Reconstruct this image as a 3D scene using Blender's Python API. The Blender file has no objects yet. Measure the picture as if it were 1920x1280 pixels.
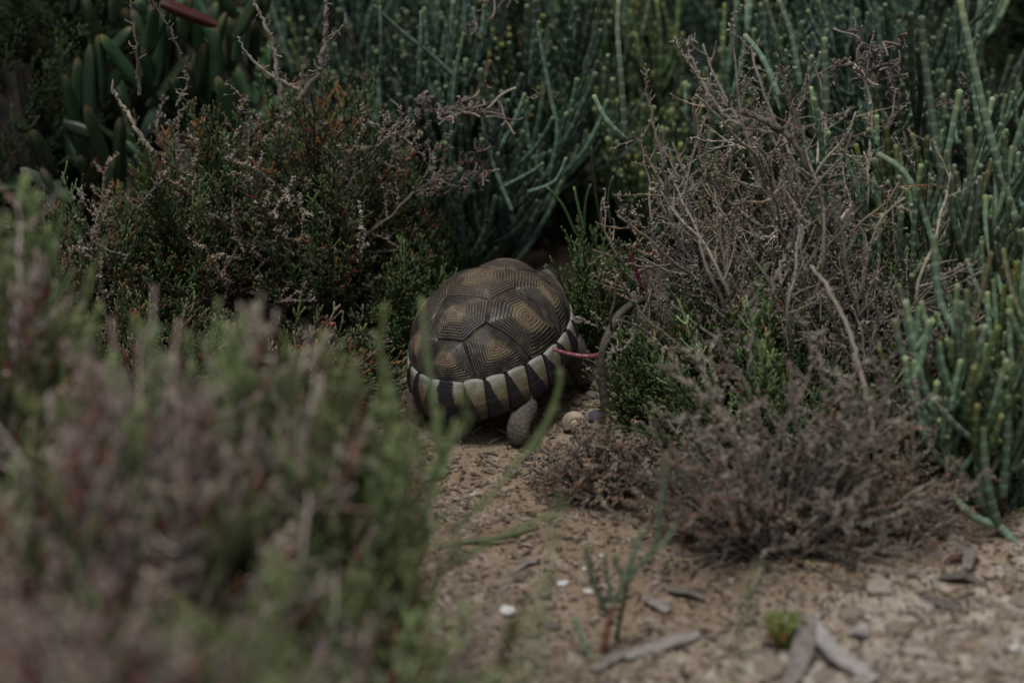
import bpy, bmesh, math, random
import numpy as np
from mathutils import Vector, Matrix, noise

SC = bpy.context.scene
COL = SC.collection
R = math.radians
rng = random.Random(11)
nrg = np.random.RandomState(5)

# ------------------------------------------------------------------ camera
PITCH = 24.0
DIST = 3.0
AIMZ = 0.07
FPX = 5760.0                     # focal length in pixels of the 1920 px wide photograph
CY = -DIST * math.cos(R(PITCH))
CZ = AIMZ + DIST * math.sin(R(PITCH))
cam_d = bpy.data.cameras.new('camera')
cam = bpy.data.objects.new('camera', cam_d)
COL.objects.link(cam)
cam.location = (0, CY, CZ)
cam.rotation_euler = (R(90 - PITCH), 0, 0)
cam_d.sensor_width = 36
cam_d.lens = 108
cam_d.clip_start = 0.05
cam_d.clip_end = 600
cam_d.dof.use_dof = True
cam_d.dof.focus_distance = 2.98
cam_d.dof.aperture_fstop = 2.6
cam_d.dof.aperture_blades = 0
SC.camera = cam

# ------------------------------------------------------------------ sky, sun, exposure
SUN_EL, SUN_AZ = 72.0, 205.0
world = bpy.data.worlds.new('World')
SC.world = world
world.use_nodes = True
wn = world.node_tree
wn.nodes.clear()
sky = wn.nodes.new('ShaderNodeTexSky')
sky.sky_type = 'NISHITA'
sky.sun_disc = False
sky.sun_elevation = R(SUN_EL)
sky.sun_rotation = R(SUN_AZ)
sky.air_density = 1.0
sky.dust_density = 4.0
hsv = wn.nodes.new('ShaderNodeHueSaturation')
hsv.inputs['Saturation'].default_value = 0.5
bgn = wn.nodes.new('ShaderNodeBackground')
bgn.inputs['Strength'].default_value = 0.05
wo = wn.nodes.new('ShaderNodeOutputWorld')
wn.links.new(sky.outputs[0], hsv.inputs['Color'])
wn.links.new(hsv.outputs[0], bgn.inputs['Color'])
wn.links.new(bgn.outputs[0], wo.inputs['Surface'])
sl = bpy.data.lights.new('sun', 'SUN')
sl.energy = 1.5
sl.angle = R(20)
sl.color = (1.0, 0.98, 0.955)
sun = bpy.data.objects.new('sun', sl)
COL.objects.link(sun)
_d = Vector((math.sin(R(SUN_AZ)) * math.cos(R(SUN_EL)), math.cos(R(SUN_AZ)) * math.cos(R(SUN_EL)), math.sin(R(SUN_EL))))
sun.rotation_euler = _d.to_track_quat('Z', 'Y').to_euler()
sun.location = _d * 5
SC.view_settings.view_transform = 'Standard'
SC.view_settings.look = 'None'
SC.view_settings.gamma = 1.0
SC.view_settings.exposure = 0.30
SC.view_settings.use_curve_mapping = False
SC.render.engine = 'CYCLES'
SC.cycles.max_bounces = 5
SC.cycles.diffuse_bounces = 2
SC.cycles.glossy_bounces = 2
SC.cycles.use_denoising = True

# ------------------------------------------------------------------ helpers
def ray(px, py):
    dx = (px - 960) / FPX
    dz = -(py - 640) / FPX
    c, s = math.cos(R(PITCH)), math.sin(R(PITCH))
    return Vector((dx, c + dz * s, -s + dz * c))

def at(px, py, Y):
    d = ray(px, py)
    t = (Y - CY) / d.y
    return Vector((d.x * t, Y, CZ + d.z * t))

def gnd(px, py, z=0.0):
    d = ray(px, py)
    t = (z - CZ) / d.z
    return Vector((d.x * t, CY + d.y * t, z))

def hfun(x, y):
    v = noise.noise(Vector((x * 3.1, y * 3.1, 0.3))) * 0.012
    v += noise.noise(Vector((x * 11, y * 11, 4.3))) * 0.006
    v += noise.noise(Vector((x * 34, y * 34, 9.1))) * 0.0028
    v += abs(noise.noise(Vector((x * 85, y * 85, 2.1)))) * 0.0022
    q = min(1, max(0, (x * .8 - y - .45) * 5))
    if q > 0: v += q * (abs(noise.noise(Vector((x * 24, y * 24, 7.7)))) * .016 + abs(noise.noise(Vector((x * 60, y * 60, 1.7)))) * .005)
    r = math.hypot(x + 0.0, y)
    k = min(1, max(0.25, (r - 0.10) / 0.15))
    return v * k

def tag(o, label=None, cat=None, group=None, kind=None):
    if label: o['label'] = label
    if cat: o['category'] = cat
    if group: o['group'] = group
    if kind: o['kind'] = kind
    return o

def empty(name, loc, label, cat, group=None):
    o = bpy.data.objects.new(name, None)
    o.empty_display_size = 0.02
    COL.objects.link(o)
    o.location = loc
    return tag(o, label, cat, group)

class MB:
    """collects tubes and pieces, then builds one mesh with a 'col' attribute:
    R = age along the stem (0 base, 1 tip), G = random per twig, B = joint mark"""
    def __init__(s):
        s.v = []; s.f4 = []; s.f3 = []; s.c = []; s.n = 0
    def add(s, v, f4=None, f3=None, c=None):
        v = np.asarray(v, dtype=np.float32)
        if f4 is not None and len(f4): s.f4.append(np.asarray(f4) + s.n)
        if f3 is not None and len(f3): s.f3.append(np.asarray(f3) + s.n)
        if c is None: c = np.zeros((len(v), 4)); c[:, 3] = 1
        s.v.append(v); s.c.append(np.asarray(c, dtype=np.float32)); s.n += len(v)
    def tube(s, pts, rad, sides=6, age=None, rnd=0.0, joint=None, cap=True):
        pts = np.asarray(pts, float); rad = np.asarray(rad, float)
        N = len(pts)
        t = np.gradient(pts, axis=0)
        t /= (np.linalg.norm(t, axis=1)[:, None] + 1e-12)
        m = np.abs(t.mean(0)); ref = np.zeros(3); ref[int(np.argmin(m))] = 1
        a = np.cross(t, ref); a /= (np.linalg.norm(a, axis=1)[:, None] + 1e-9)
        b = np.cross(t, a)
        th = np.arange(sides) * 2 * math.pi / sides
        ring = a[:, None, :] * np.cos(th)[None, :, None] + b[:, None, :] * np.sin(th)[None, :, None]
        v = pts[:, None, :] + ring * rad[:, None, None]
        v = v.reshape(-1, 3)
        i = np.arange(N - 1)[:, None] * sides; j = np.arange(sides)[None, :]; j2 = (j + 1) % sides
        f = np.stack([i + j, i + j2, i + sides + j2, i + sides + j], -1).reshape(-1, 4)
        c = np.zeros((N * sides, 4)); c[:, 3] = 1
        if age is None: age = np.linspace(0, 1, N)
        c[:, 0] = np.repeat(age, sides); c[:, 1] = rnd
        if joint is not None: c[:, 2] = np.repeat(joint, sides)
        f3 = None
        if cap:
            v = np.vstack([v, pts[-1] + t[-1] * rad[-1] * 0.5, pts[0]])
            c = np.vstack([c, c[-1], c[0]])
            k = N * sides; l = (N - 1) * sides
            jj = np.arange(sides); jj2 = (jj + 1) % sides
            f3 = np.vstack([np.stack([l + jj, l + jj2, np.full(sides, k)], -1),
                            np.stack([jj2, jj, np.full(sides, k + 1)], -1)])
        s.add(v, f, f3, c)
    def mesh(s, name, mat=None, smooth=True):
        V = np.vstack(s.v); C = np.vstack(s.c)
        me = bpy.data.meshes.new(name)
        f4 = np.vstack(s.f4) if s.f4 else np.zeros((0, 4), int)
        f3 = np.vstack(s.f3) if s.f3 else np.zeros((0, 3), int)
        nl = len(f4) * 4 + len(f3) * 3
        me.vertices.add(len(V)); me.vertices.foreach_set('co', V.ravel().astype(np.float32))
        me.loops.add(nl)
        me.loops.foreach_set('vertex_index', np.concatenate([f4.ravel(), f3.ravel()]).astype(np.int32))
        me.polygons.add(len(f4) + len(f3))
        st = np.concatenate([np.arange(len(f4)) * 4, len(f4) * 4 + np.arange(len(f3)) * 3]).astype(np.int32)
        me.polygons.foreach_set('loop_start', st)
        me.update(calc_edges=True)
        me.validate()
        me.polygons.foreach_set('use_smooth', np.full(len(me.polygons), smooth))
        at_ = me.color_attributes.new('col', 'FLOAT_COLOR', 'POINT')
        at_.data.foreach_set('color', C.ravel().astype(np.float32))
        if mat: me.materials.append(mat)
        return me

def link(name, mesh, parent=None, mat=None, M=None):
    o = bpy.data.objects.new(name, mesh)
    COL.objects.link(o)
    if parent: o.parent = parent
    if mat is not None and len(o.material_slots):
        o.material_slots[0].link = 'OBJECT'
        o.material_slots[0].material = mat
    if M is not None: o.matrix_local = M
    return o

def grow(p, d, L, up=0.0, wig=0.0, n=12, r=rng, grav=None):
    """curve from p in direction d, bending up and wandering; returns points"""
    p = np.array(p, float); d = np.array(d, float); d /= np.linalg.norm(d)
    st = L / n; out = [p.copy()]
    for _ in range(n):
        d = d + np.array([r.gauss(0, wig), r.gauss(0, wig), r.gauss(0, wig) + up]) 
        d /= np.linalg.norm(d)
        p = p + d * st; out.append(p.copy())
    return np.array(out)

def samp(pts, s):
    seg = np.linalg.norm(np.diff(pts, axis=0), axis=1)
    a = np.concatenate([[0], np.cumsum(seg)]); tot = a[-1]
    s = np.clip(s, 0, 1) * tot
    return np.stack([np.interp(s, a, pts[:, k]) for k in range(3)], -1), tot

PROF_FINE = ((0.0, 0.62, 0.5), (0.55, 1.06, 0.0))
PROF_FAT = ((0.0, 0.85, 1.0), (0.14, 0.93, 0.3), (0.72, 0.98, 0.0), (0.93, 1.06, 1.0))
def jointed(mb, path, seg, r0, r1, sides, rnd, a0, a1, prof=PROF_FINE):
    _, tot = samp(path, np.array([1.0]))
    n = max(2, int(round(tot / seg)))
    ss, rr, jj = [], [], []
    for i in range(n):
        for (f, k, j) in prof:
            u = (i + f) / n
            ss.append(u); rr.append(k * (r0 + (r1 - r0) * u)); jj.append(j)
    ss.append(1.0); rr.append(r1 * 0.5); jj.append(0.6)
    ss = np.array(ss); P, _ = samp(path, ss)
    mb.tube(P, rr, sides, a0 + (a1 - a0) * ss, rnd, jj)

# ------------------------------------------------------------------ materials
class NT:
    def __init__(s, name):
        s.m = bpy.data.materials.new(name); s.m.use_nodes = True
        s.t = s.m.node_tree; s.t.nodes.clear()
        s.out = s.n('ShaderNodeOutputMaterial'); s.b = s.n('ShaderNodeBsdfPrincipled')
        s.l(s.b.outputs[0], s.out.inputs[0])
    def n(s, k, **kw):
        x = s.t.nodes.new(k)
        for a, b in kw.items(): setattr(x, a, b)
        return x
    def l(s, a, b): s.t.links.new(a, b)
    def val(s, sock, v):
        if hasattr(v, 'is_output') or isinstance(v, bpy.types.NodeSocket): s.l(v, sock)
        else: sock.default_value = v
    def math(s, op, a, b=0.0, c=None, clamp=False):
        x = s.n('ShaderNodeMath', operation=op, use_clamp=clamp)
        s.val(x.inputs[0], a); s.val(x.inputs[1], b)
        if c is not None: s.val(x.inputs[2], c)
        return x.outputs[0]
    def ss(s, v, lo, hi, a=0.0, b=1.0):
        x = s.n('ShaderNodeMapRange', interpolation_type='SMOOTHSTEP')
        s.val(x.inputs[0], v); x.inputs[1].default_value = lo; x.inputs[2].default_value = hi
        x.inputs[3].default_value = a; x.inputs[4].default_value = b
        return x.outputs[0]
    def mix(s, f, a, b, mode='MIX'):
        x = s.n('ShaderNodeMix', data_type='RGBA', blend_type=mode)
        s.val(x.inputs[0], f)
        s.val(x.inputs[6], a if not isinstance(a, tuple) else (*a[:3], 1))
        s.val(x.inputs[7], b if not isinstance(b, tuple) else (*b[:3], 1))
        return x.outputs[2]
    def noise(s, scale, detail=3, rough=0.6, vec=None, out=0):
        x = s.n('ShaderNodeTexNoise'); x.inputs['Scale'].default_value = scale
        x.inputs['Detail'].default_value = detail; x.inputs['Roughness'].default_value = rough
        if vec is not None: s.l(vec, x.inputs['Vector'])
        return x.outputs[out]
    def attr(s):
        a = s.n('ShaderNodeAttribute', attribute_name='col')
        x = s.n('ShaderNodeSeparateColor'); s.l(a.outputs['Color'], x.inputs[0])
        return x.outputs
    def obj(s): return s.n('ShaderNodeTexCoord').outputs['Object']
    def orand(s): return s.n('ShaderNodeObjectInfo').outputs['Random']
    def bump(s, h, strength=0.4, dist=0.001):
        x = s.n('ShaderNodeBump'); x.inputs['Strength'].default_value = strength
        x.inputs['Distance'].default_value = dist
        s.l(h, x.inputs['Height']); s.l(x.outputs[0], s.b.inputs['Normal'])
    def hsv(s, c, h=0.5, sa=1.0, v=1.0):
        x = s.n('ShaderNodeHueSaturation'); s.val(x.inputs['Hue'], h); s.val(x.inputs['Saturation'], sa)
        s.val(x.inputs['Value'], v); s.l(c, x.inputs['Color']); return x.outputs[0]
    def done(s, col, rough=0.6, spec=0.4):
        s.val(s.b.inputs['Base Color'], col if not isinstance(col, tuple) else (*col, 1))
        s.val(s.b.inputs['Roughness'], rough); s.b.inputs['Specular IOR Level'].default_value = spec
        return s.m

def m_plant(name, wood, green, tip, joint, red, redfrac, rough=0.5, w0=0.12, w1=0.4, spec=0.2, jk=0.5, hv=0.05):
    """stem colour: woody base -> green -> tip, lighter joints, some red shoots"""
    t = NT(name); a = t.attr(); o = t.orand()
    n1 = t.noise(90, 2, vec=t.obj())
    c = t.mix(t.ss(a[0], w0, w1), wood, green)
    c = t.mix(t.ss(a[0], 0.86, 1.0), c, tip)
    c = t.mix(t.math('MULTIPLY', a[2], jk), c, joint)
    rf = t.ss(a[1], 1 - redfrac - 0.03, 1 - redfrac + 0.03)
    c = t.mix(t.math('MULTIPLY', rf, t.ss(a[0], 0.05, 0.5)), c, red)
    c = t.hsv(c, t.math('MULTIPLY_ADD', o, hv, 0.5 - hv / 2), t.math('MULTIPLY_ADD', a[1], 0.3, 0.75),
              t.math('MULTIPLY', t.math('ADD', t.math('MULTIPLY_ADD', n1, 0.8, 0.3), t.math('MULTIPLY', o, 0.65)), t.math('MULTIPLY_ADD', t.math('FRACT', t.math('MULTIPLY', a[1], 7.3)), .85, .55)))
    return t.done(c, rough, spec)

M_GLASS = m_plant('glasswort_blue_green', (.13, .105, .08), (.078, .128, .092), (.11, .155, .08), (.10, .15, .085), (.20, .10, .05), .0, w0=0.0, w1=0.1, jk=.22)
M_GLASSL = m_plant('glasswort_pale', (.16, .14, .08), (.145, .22, .135), (.20, .25, .12), (.15, .21, .11), (.24, .12, .06), .0, w0=0.0, w1=0.1, jk=.22)
M_GLASSG = m_plant('glasswort_green', (.14, .09, .05), (.075, .12, .05), (.16, .18, .05), (.13, .15, .05), (.3, .13, .04), .01, w0=0.0, w1=0.2, jk=.35)
M_SAM = m_plant('samphire_green', (.10, .075, .055), (.058, .098, .034), (.14, .18, .055), (.085, .11, .04), (.20, .04, .025), .02, w0=.05, w1=.3)
M_SAMK = m_plant('samphire_shaded', (.06, .05, .04), (.032, .048, .024), (.06, .08, .03), (.04, .055, .025), (.1, .04, .03), .02, w0=.05, w1=.3, spec=.1)  # darker copy of the green samphire, shade put into the colour of background shrubs
M_SAMD = m_plant('samphire_dull', (.12, .095, .08), (.060, .075, .034), (.12, .13, .045), (.09, .085, .045), (.20, .065, .04), .12, w0=.05, w1=.3, hv=.09)
M_SAMB = m_plant('samphire_bright', (.16, .14, .11), (.155, .205, .075), (.23, .26, .11), (.18, .21, .10), (.26, .08, .06), .06, w0=.05, w1=.35)
M_PINK = m_plant('samphire_withered', (.20, .17, .14), (.29, .235, .19), (.37, .29, .25), (.26, .20, .165), (.28, .085, .07), .15, w0=.05, w1=.3, rough=.8, spec=.1, hv=.08)
M_DEAD = m_plant('dead_twig_grey', (.20, .175, .15), (.20, .172, .142), (.26, .222, .185), (.14, .12, .095), (.20, .14, .09), .08, rough=.85, spec=.1, hv=.04)
M_PALE = m_plant('dead_twig_pale', (.30, .26, .22), (.38, .32, .28), (.44, .38, .34), (.26, .21, .18), (.32, .16, .13), .12, rough=.85, spec=.1, hv=.05)
M_DEADP = m_plant('dead_twig_light', (.25, .22, .19), (.28, .235, .19), (.33, .28, .23), (.18, .15, .12), (.24, .17, .11), .08, rough=.85, spec=.1, hv=.04)
M_DEADR = m_plant('dead_twig_brown', (.17, .135, .105), (.21, .165, .12), (.29, .22, .165), (.14, .09, .06), (.24, .09, .05), .12, rough=.85, spec=.1, hv=.04)
M_DEADK = m_plant('dead_coil_brown', (.14, .115, .10), (.21, .165, .14), (.30, .25, .22), (.11, .085, .07), (.22, .13, .08), .10, rough=.85, spec=.1, jk=.7)
M_RED = m_plant('stem_red', (.18, .02, .012), (.23, .016, .010), (.36, .03, .015), (.17, .012, .010), (.4, .02, .02), .01, rough=.3, spec=.5)
M_REDD = m_plant('stem_dark_red', (.12, .02, .015), (.17, .018, .014), (.2, .03, .02), (.10, .012, .01), (.2, .02, .02), .01, rough=.4, spec=.3)
M_ICE = m_plant('ice_plant_leaf', (.045, .075, .045), (.045, .085, .038), (.14, .11, .05), (.06, .1, .05), (.16, .06, .04), .07, rough=.4, spec=.4, w0=0, w1=.2, hv=.1)
M_ICEB = m_plant('ice_plant_red_leaf', (.09, .07, .04), (.085, .035, .026), (.13, .06, .03), (.16, .05, .04), (.2, .05, .04), .2, rough=.4, w0=0, w1=.2)
M_ICEG = m_plant('ice_plant_grey_leaf', (.06, .09, .05), (.09, .115, .08), (.15, .10, .09), (.1, .1, .08), (.15, .09, .08), .2, rough=.45, w0=0, w1=.2)

def m_ground():
    t = NT('sandy_soil'); ob = t.obj()
    n1 = t.noise(5, 4, .6, ob); n2 = t.noise(38, 5, .7, ob); n3 = t.noise(240, 3, .7, ob); n4 = t.noise(1.6, 3, .6, ob)
    c = t.mix(t.ss(n1, .35, .65), (.20, .160, .112), (.315, .255, .185))
    c = t.mix(t.ss(n2, .5, .66), c, (.40, .34, .28))
    c = t.mix(t.math('MULTIPLY', t.ss(n4, .5, .62), .35), c, (.28, .18, .11))
    c = t.mix(t.math('MULTIPLY', t.ss(n3, .52, .66), .75), c, (.10, .07, .05))
    c = t.mix(t.math('MULTIPLY', t.ss(n3, .36, .30), .5), c, (.42, .36, .30))
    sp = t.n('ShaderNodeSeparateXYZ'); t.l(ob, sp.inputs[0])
    hollow_shade = t.math('ADD', t.math('ADD', sp.outputs[1], t.math('MULTIPLY', t.math('ABSOLUTE', t.math('SUBTRACT', sp.outputs[0], .05)), .25)), t.math('MULTIPLY_ADD', n1, .2, -.1))  # shade under the bushes, painted into the soil colour behind the tortoise
    c = t.mix(t.math('MULTIPLY', t.ss(hollow_shade, .03, .16), .9), c, t.mix(n3, (.022, .017, .013), (.07, .05, .038)))
    crust = t.math('MULTIPLY', t.ss(t.math('SUBTRACT', t.math('MULTIPLY', sp.outputs[0], .8), sp.outputs[1]), .50, .72), t.ss(n2, .40, .58))
    c = t.mix(t.math('MULTIPLY', crust, .7), c, (.50, .44, .38))
    t.bump(t.math('ADD', t.math('MULTIPLY', n2, .8), n3), .8, .003)
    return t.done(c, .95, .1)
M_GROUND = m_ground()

def m_piece(name, cols, rough=.9, scale=120, bump=.5):
    t = NT(name); ob = t.obj(); o = t.orand(); a = t.attr()
    k = t.math('FRACT', t.math('ADD', a[1], o))
    c = t.mix(t.ss(k, .0, .5), cols[0], cols[1])
    c = t.mix(t.ss(k, .55, .95), c, cols[2])
    n = t.noise(scale, 4, .7, ob)
    c = t.mix(t.ss(n, .42, .68), c, t.hsv(c, .5, .9, .55))
    t.bump(n, bump, .002)
    return t.done(c, rough, .15)
M_CLOD = m_piece('dry_clod', ((.30, .24, .19), (.42, .36, .30), (.58, .53, .47)))
M_CRUMB = m_piece('soil_crumb', ((.10, .075, .055), (.22, .17, .12), (.34, .28, .21)))
M_LITTER = m_piece('litter_bit', ((.09, .07, .055), (.20, .16, .13), (.34, .29, .25)))
M_WOOD = m_piece('weathered_wood', ((.17, .145, .125), (.24, .21, .19), (.31, .275, .25)), scale=70)
M_WOODP = m_piece('pale_driftwood', ((.24, .21, .19), (.34, .31, .29), (.44, .41, .39)), scale=90, bump=1)
M_BARK = m_piece('grey_bark', ((.05, .043, .038), (.07, .062, .055), (.10, .09, .08)), scale=60, bump=1)
M_ROOT = m_piece('root_bark', ((.10, .09, .07), (.13, .12, .09), (.16, .145, .12)), scale=160, bump=1)
M_PEB = m_piece('pebble_dark', ((.13, .125, .15), (.16, .15, .18), (.18, .17, .19)), rough=.6, scale=300, bump=.1)
M_WHITE = m_piece('white_shell', ((.62, .60, .56), (.70, .68, .66), (.75, .73, .70)), rough=.6, scale=90, bump=.2)
M_SNAIL = m_piece('snail_shell', ((.46, .38, .28), (.52, .44, .34), (.5, .42, .33)), rough=.5, scale=80, bump=.1)
M_STONE = m_piece('brown_stone', ((.16, .13, .11), (.21, .18, .15), (.26, .22, .19)), rough=.8, scale=100)

# ------------------------------------------------------------------ ground
def build_ground():
    def axis(lo, hi, st, far):
        a = list(np.arange(lo, hi, st)); x = hi; g = st
        while x < far: a.append(x); g *= 1.35; x += g
        x = lo; g = st; pre = []
        while x > -far: g *= 1.35; x -= g; pre.append(x)
        return np.array(pre[::-1] + a)
    xs = axis(-.75, .75, .0055, 220); ys = axis(-1.05, .7, .0055, 220)
    nx, ny = len(xs), len(ys)
    V = [(x, y, hfun(x, y)) for y in ys for x in xs]
    i = np.arange(ny - 1)[:, None] * nx; j = np.arange(nx - 1)[None, :]
    f = np.stack([i + j, i + j + 1, i + nx + j + 1, i + nx + j], -1).reshape(-1, 4)
    mb = MB(); mb.add(V, f)
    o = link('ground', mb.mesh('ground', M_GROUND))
    tag(o, kind='structure'); return o
GROUND = build_ground()

def rock_mesh(name, mat, seed, flat=0.6, sub=2, rough=.35, smooth=False):
    r = random.Random(seed); bm = bmesh.new()
    bmesh.ops.create_icosphere(bm, subdivisions=sub, radius=0.5)
    off = Vector((seed * 3.7, seed * 1.3, 0))
    for v in bm.verts:
        k = 1 + rough * noise.noise(v.co * 1.7 + off) + rough * .6 * noise.noise(v.co * 4 + off)
        v.co *= k; v.co.z *= flat
    me = bpy.data.meshes.new(name); bm.to_mesh(me); bm.free()
    at_ = me.color_attributes.new('col', 'FLOAT_COLOR', 'POINT')
    for d in at_.data: d.color = (0, .2, 0, 1)
    me.materials.append(mat)
    me.polygons.foreach_set('use_smooth', [smooth] * len(me.polygons))
    return me

def pieces_stuff(name, mat, n, region, smin, smax, kind='crumb', z0=0.0, parent=None):
    """many tiny crumbs or litter bits on the ground joined into one object"""
    mb = MB()
    ico_v = []; bm = bmesh.new(); bmesh.ops.create_icosphere(bm, subdivisions=1, radius=1)
    base = np.array([v.co[:] for v in bm.verts]); fc = np.array([[v.index for v in f.verts] for f in bm.faces]); 
    bm.free()
    octv = np.array([[1,0,0],[-1,0,0],[0,1,0],[0,-1,0],[0,0,1],[0,0,-1]], float)
    octf = np.array([[0,2,4],[2,1,4],[1,3,4],[3,0,4],[2,0,5],[1,2,5],[3,1,5],[0,3,5]])
    for k in range(n):
        x, y = region()
        s = smin + (smax - smin) * rng.random() ** 3
        z = hfun(x, y)
        rn = rng.random()
        if kind == 'crumb':
            B, F = (base, fc) if s > .0022 else (octv, octf)
            v = B * (1 + nrg.uniform(-.3, .3, (len(B), 1))) * np.array([s, s * rng.uniform(.6, 1), s * rng.uniform(.4, .8)])
            a = rng.uniform(0, 6.28); ca, sa = math.cos(a), math.sin(a)
            v = v @ np.array([[ca, sa, 0], [-sa, ca, 0], [0, 0, 1]]) + [x, y, z + s * .25]
            c = np.zeros((len(v), 4)); c[:, 1] = rn; c[:, 3] = 1
            mb.add(v, None, F, c)
        else:
            L = s * rng.uniform(3, 7); a = rng.uniform(0, 6.28)
            d = (math.cos(a), math.sin(a), rng.uniform(-.1, .35))
            P = grow((x, y, z + s * .8), d, L, 0, .25, 3)
            mb.tube(P, np.array([.7, 1, .9, .5]) * s * .6, 4, None, rn)
    o = link(name, mb.mesh(name, mat, False), parent)
    tag(o, kind='stuff'); return o

def reg_near():
    while True:
        p = gnd(rng.uniform(700, 2000), rng.uniform(700, 1330))
        return p.x, p.y
def reg_mid():
    return rng.uniform(-.2, .25), rng.uniform(-.2, .35)
pieces_stuff('soil_crumbs', M_CRUMB, 14000, reg_near, .0008, .0042, parent=GROUND)
pieces_stuff('plant_litter', M_LITTER, 4500, lambda: reg_near() if rng.random() < .7 else reg_mid(), .0008, .003, 'bit', parent=GROUND)
clods = [rock_mesh('soil_clod', M_CLOD, s, rng.uniform(.35, .7), 2, .55) for s in range(8)]
for k in range(262):
    px = 1380 + 600 * (1 - rng.random() ** 1.7) if k < 215 else rng.uniform(780, 1500)
    py = 1000 + 300 * (1 - rng.random() ** 1.8) if k < 215 else rng.uniform(860, 1300)
    if k < 215 and py < 1130 - (px - 1380) * .12: continue
    p = gnd(px, py)
    s = (.006 + .019 * rng.random() ** 2.2) * (1 if k < 215 else .6)
    M = Matrix.Translation((p.x, p.y, hfun(p.x, p.y) - s * .04)) @ Matrix.Rotation(rng.uniform(0, 6.28), 4, 'Z') @ Matrix.Rotation(rng.uniform(-.3, .3), 4, 'X') @ Matrix.Diagonal((s * rng.uniform(.8, 1.5), s, s * rng.uniform(.5, .9), 1))
    link('soil_clod', clods[k % 8], GROUND, None, M)

# ------------------------------------------------------------------ tortoise
TX, TY, TYAW = -0.018, 0.0, 25.0
TPITCH, TROLL = 5.0, 6.5
SA, SB, SH, SZ = .103, .0735, .083, .050      # half length, half width, dome height, height of widest line
RL, RE = .83, 1.10                            # marginal line and lower rim in unwrapped radius
def shell_pt(x, y, off=0.0):
    def S(x, y):
        r = math.hypot(x, y); an = math.atan2(y, x)
        ph = r * math.pi / 2
        rho = max(0, math.sin(ph)) ** .86
        z = math.cos(ph)
        back = .5 - .5 * math.cos(an)            # 1 at the rear
        zz = SZ + SH * z * (1.0 if z > 0 else (.75 + .75 * back ** 2))
        if z < 0: rho *= 1 + .35 * z * back ** 2
        side = 1 + .04 * back
        return Vector((SA * rho * math.cos(an), SB * side * rho * math.sin(an), zz))
    p = S(x, y)
    if off:
        e = .004
        n = (S(x + e, y) - S(x - e, y)).cross(S(x, y + e) - S(x, y - e))
        if n.length > 0: p = p + n.normalized() * off
    return p

def m_scute():
    t = NT('shell_scute'); a = t.attr(); ob = t.obj()
    age, rn, dark = a[0], a[1], a[2]
    big = t.noise(42, 3, .6, ob); fine = t.noise(500, 2, .6, ob); med = t.noise(130, 3, .6, ob)
    tt = t.math('ADD', age, t.math('ADD', t.math('MULTIPLY_ADD', med, .04, -.02), t.math('MULTIPLY_ADD', big, .14, -.07)))
    # broad zones: brown areola, olive tan, dark outer band
    c = t.mix(t.ss(tt, .14, .30), (.155, .10, .075), (.195, .155, .085))
    pat = t.ss(t.math('ADD', t.noise(24, 2, .5, ob), dark), .46, .62)
    c = t.mix(t.math('MULTIPLY', t.ss(t.math('ADD', tt, t.math('MULTIPLY_ADD', t.noise(30, 2, .5, ob), .5, -.25)), .24, .50), .95), c, (.024, .022, .028))
    c = t.mix(t.math('MULTIPLY', t.math('MULTIPLY', pat, .6), t.ss(tt, .16, .40)), c, (.028, .026, .034))
    c = t.mix(t.math('MULTIPLY', t.ss(t.math('ADD', med, t.math('MULTIPLY', big, .5)), .76, .90), .4), c, (.17, .14, .075))
    # growth rings: pale thin ridge line, dark groove
    ph = t.math('FRACT', t.math('MULTIPLY', tt, 11.0))
    ridge = t.ss(t.math('ABSOLUTE', t.math('SUBTRACT', ph, .5)), .39, .50)
    c = t.mix(t.math('MULTIPLY', ridge, t.math('MULTIPLY_ADD', big, .8, .35)), c, (.26, .215, .135))
    c = t.mix(t.math('MULTIPLY', t.math('MULTIPLY', t.ss(ph, .25, .45), t.ss(ph, .80, .60)), t.math('MULTIPLY_ADD', tt, .5, .5)), c, (.010, .009, .010))
    # dust on the top
    g = t.n('ShaderNodeNewGeometry'); sp = t.n('ShaderNodeSeparateXYZ'); t.l(ob, sp.inputs[0])
    dust = t.math('MULTIPLY', t.ss(t.math('ADD', sp.outputs[2], t.math('MULTIPLY', big, .04)), .128, .175), .32)
    c = t.mix(dust, c, (.165, .12, .08))
    c = t.mix(t.math('MULTIPLY', t.ss(fine, .55, .75), .35), c, (.2, .16, .11))
    c = t.mix(t.ss(tt, .955, 1.0, 0, .6), c, (.10, .08, .05))
    t.bump(t.math('ADD', med, fine), .5, .0008)
    return t.done(c, t.math('MULTIPLY_ADD', med, .4, .12), .28)
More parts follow.
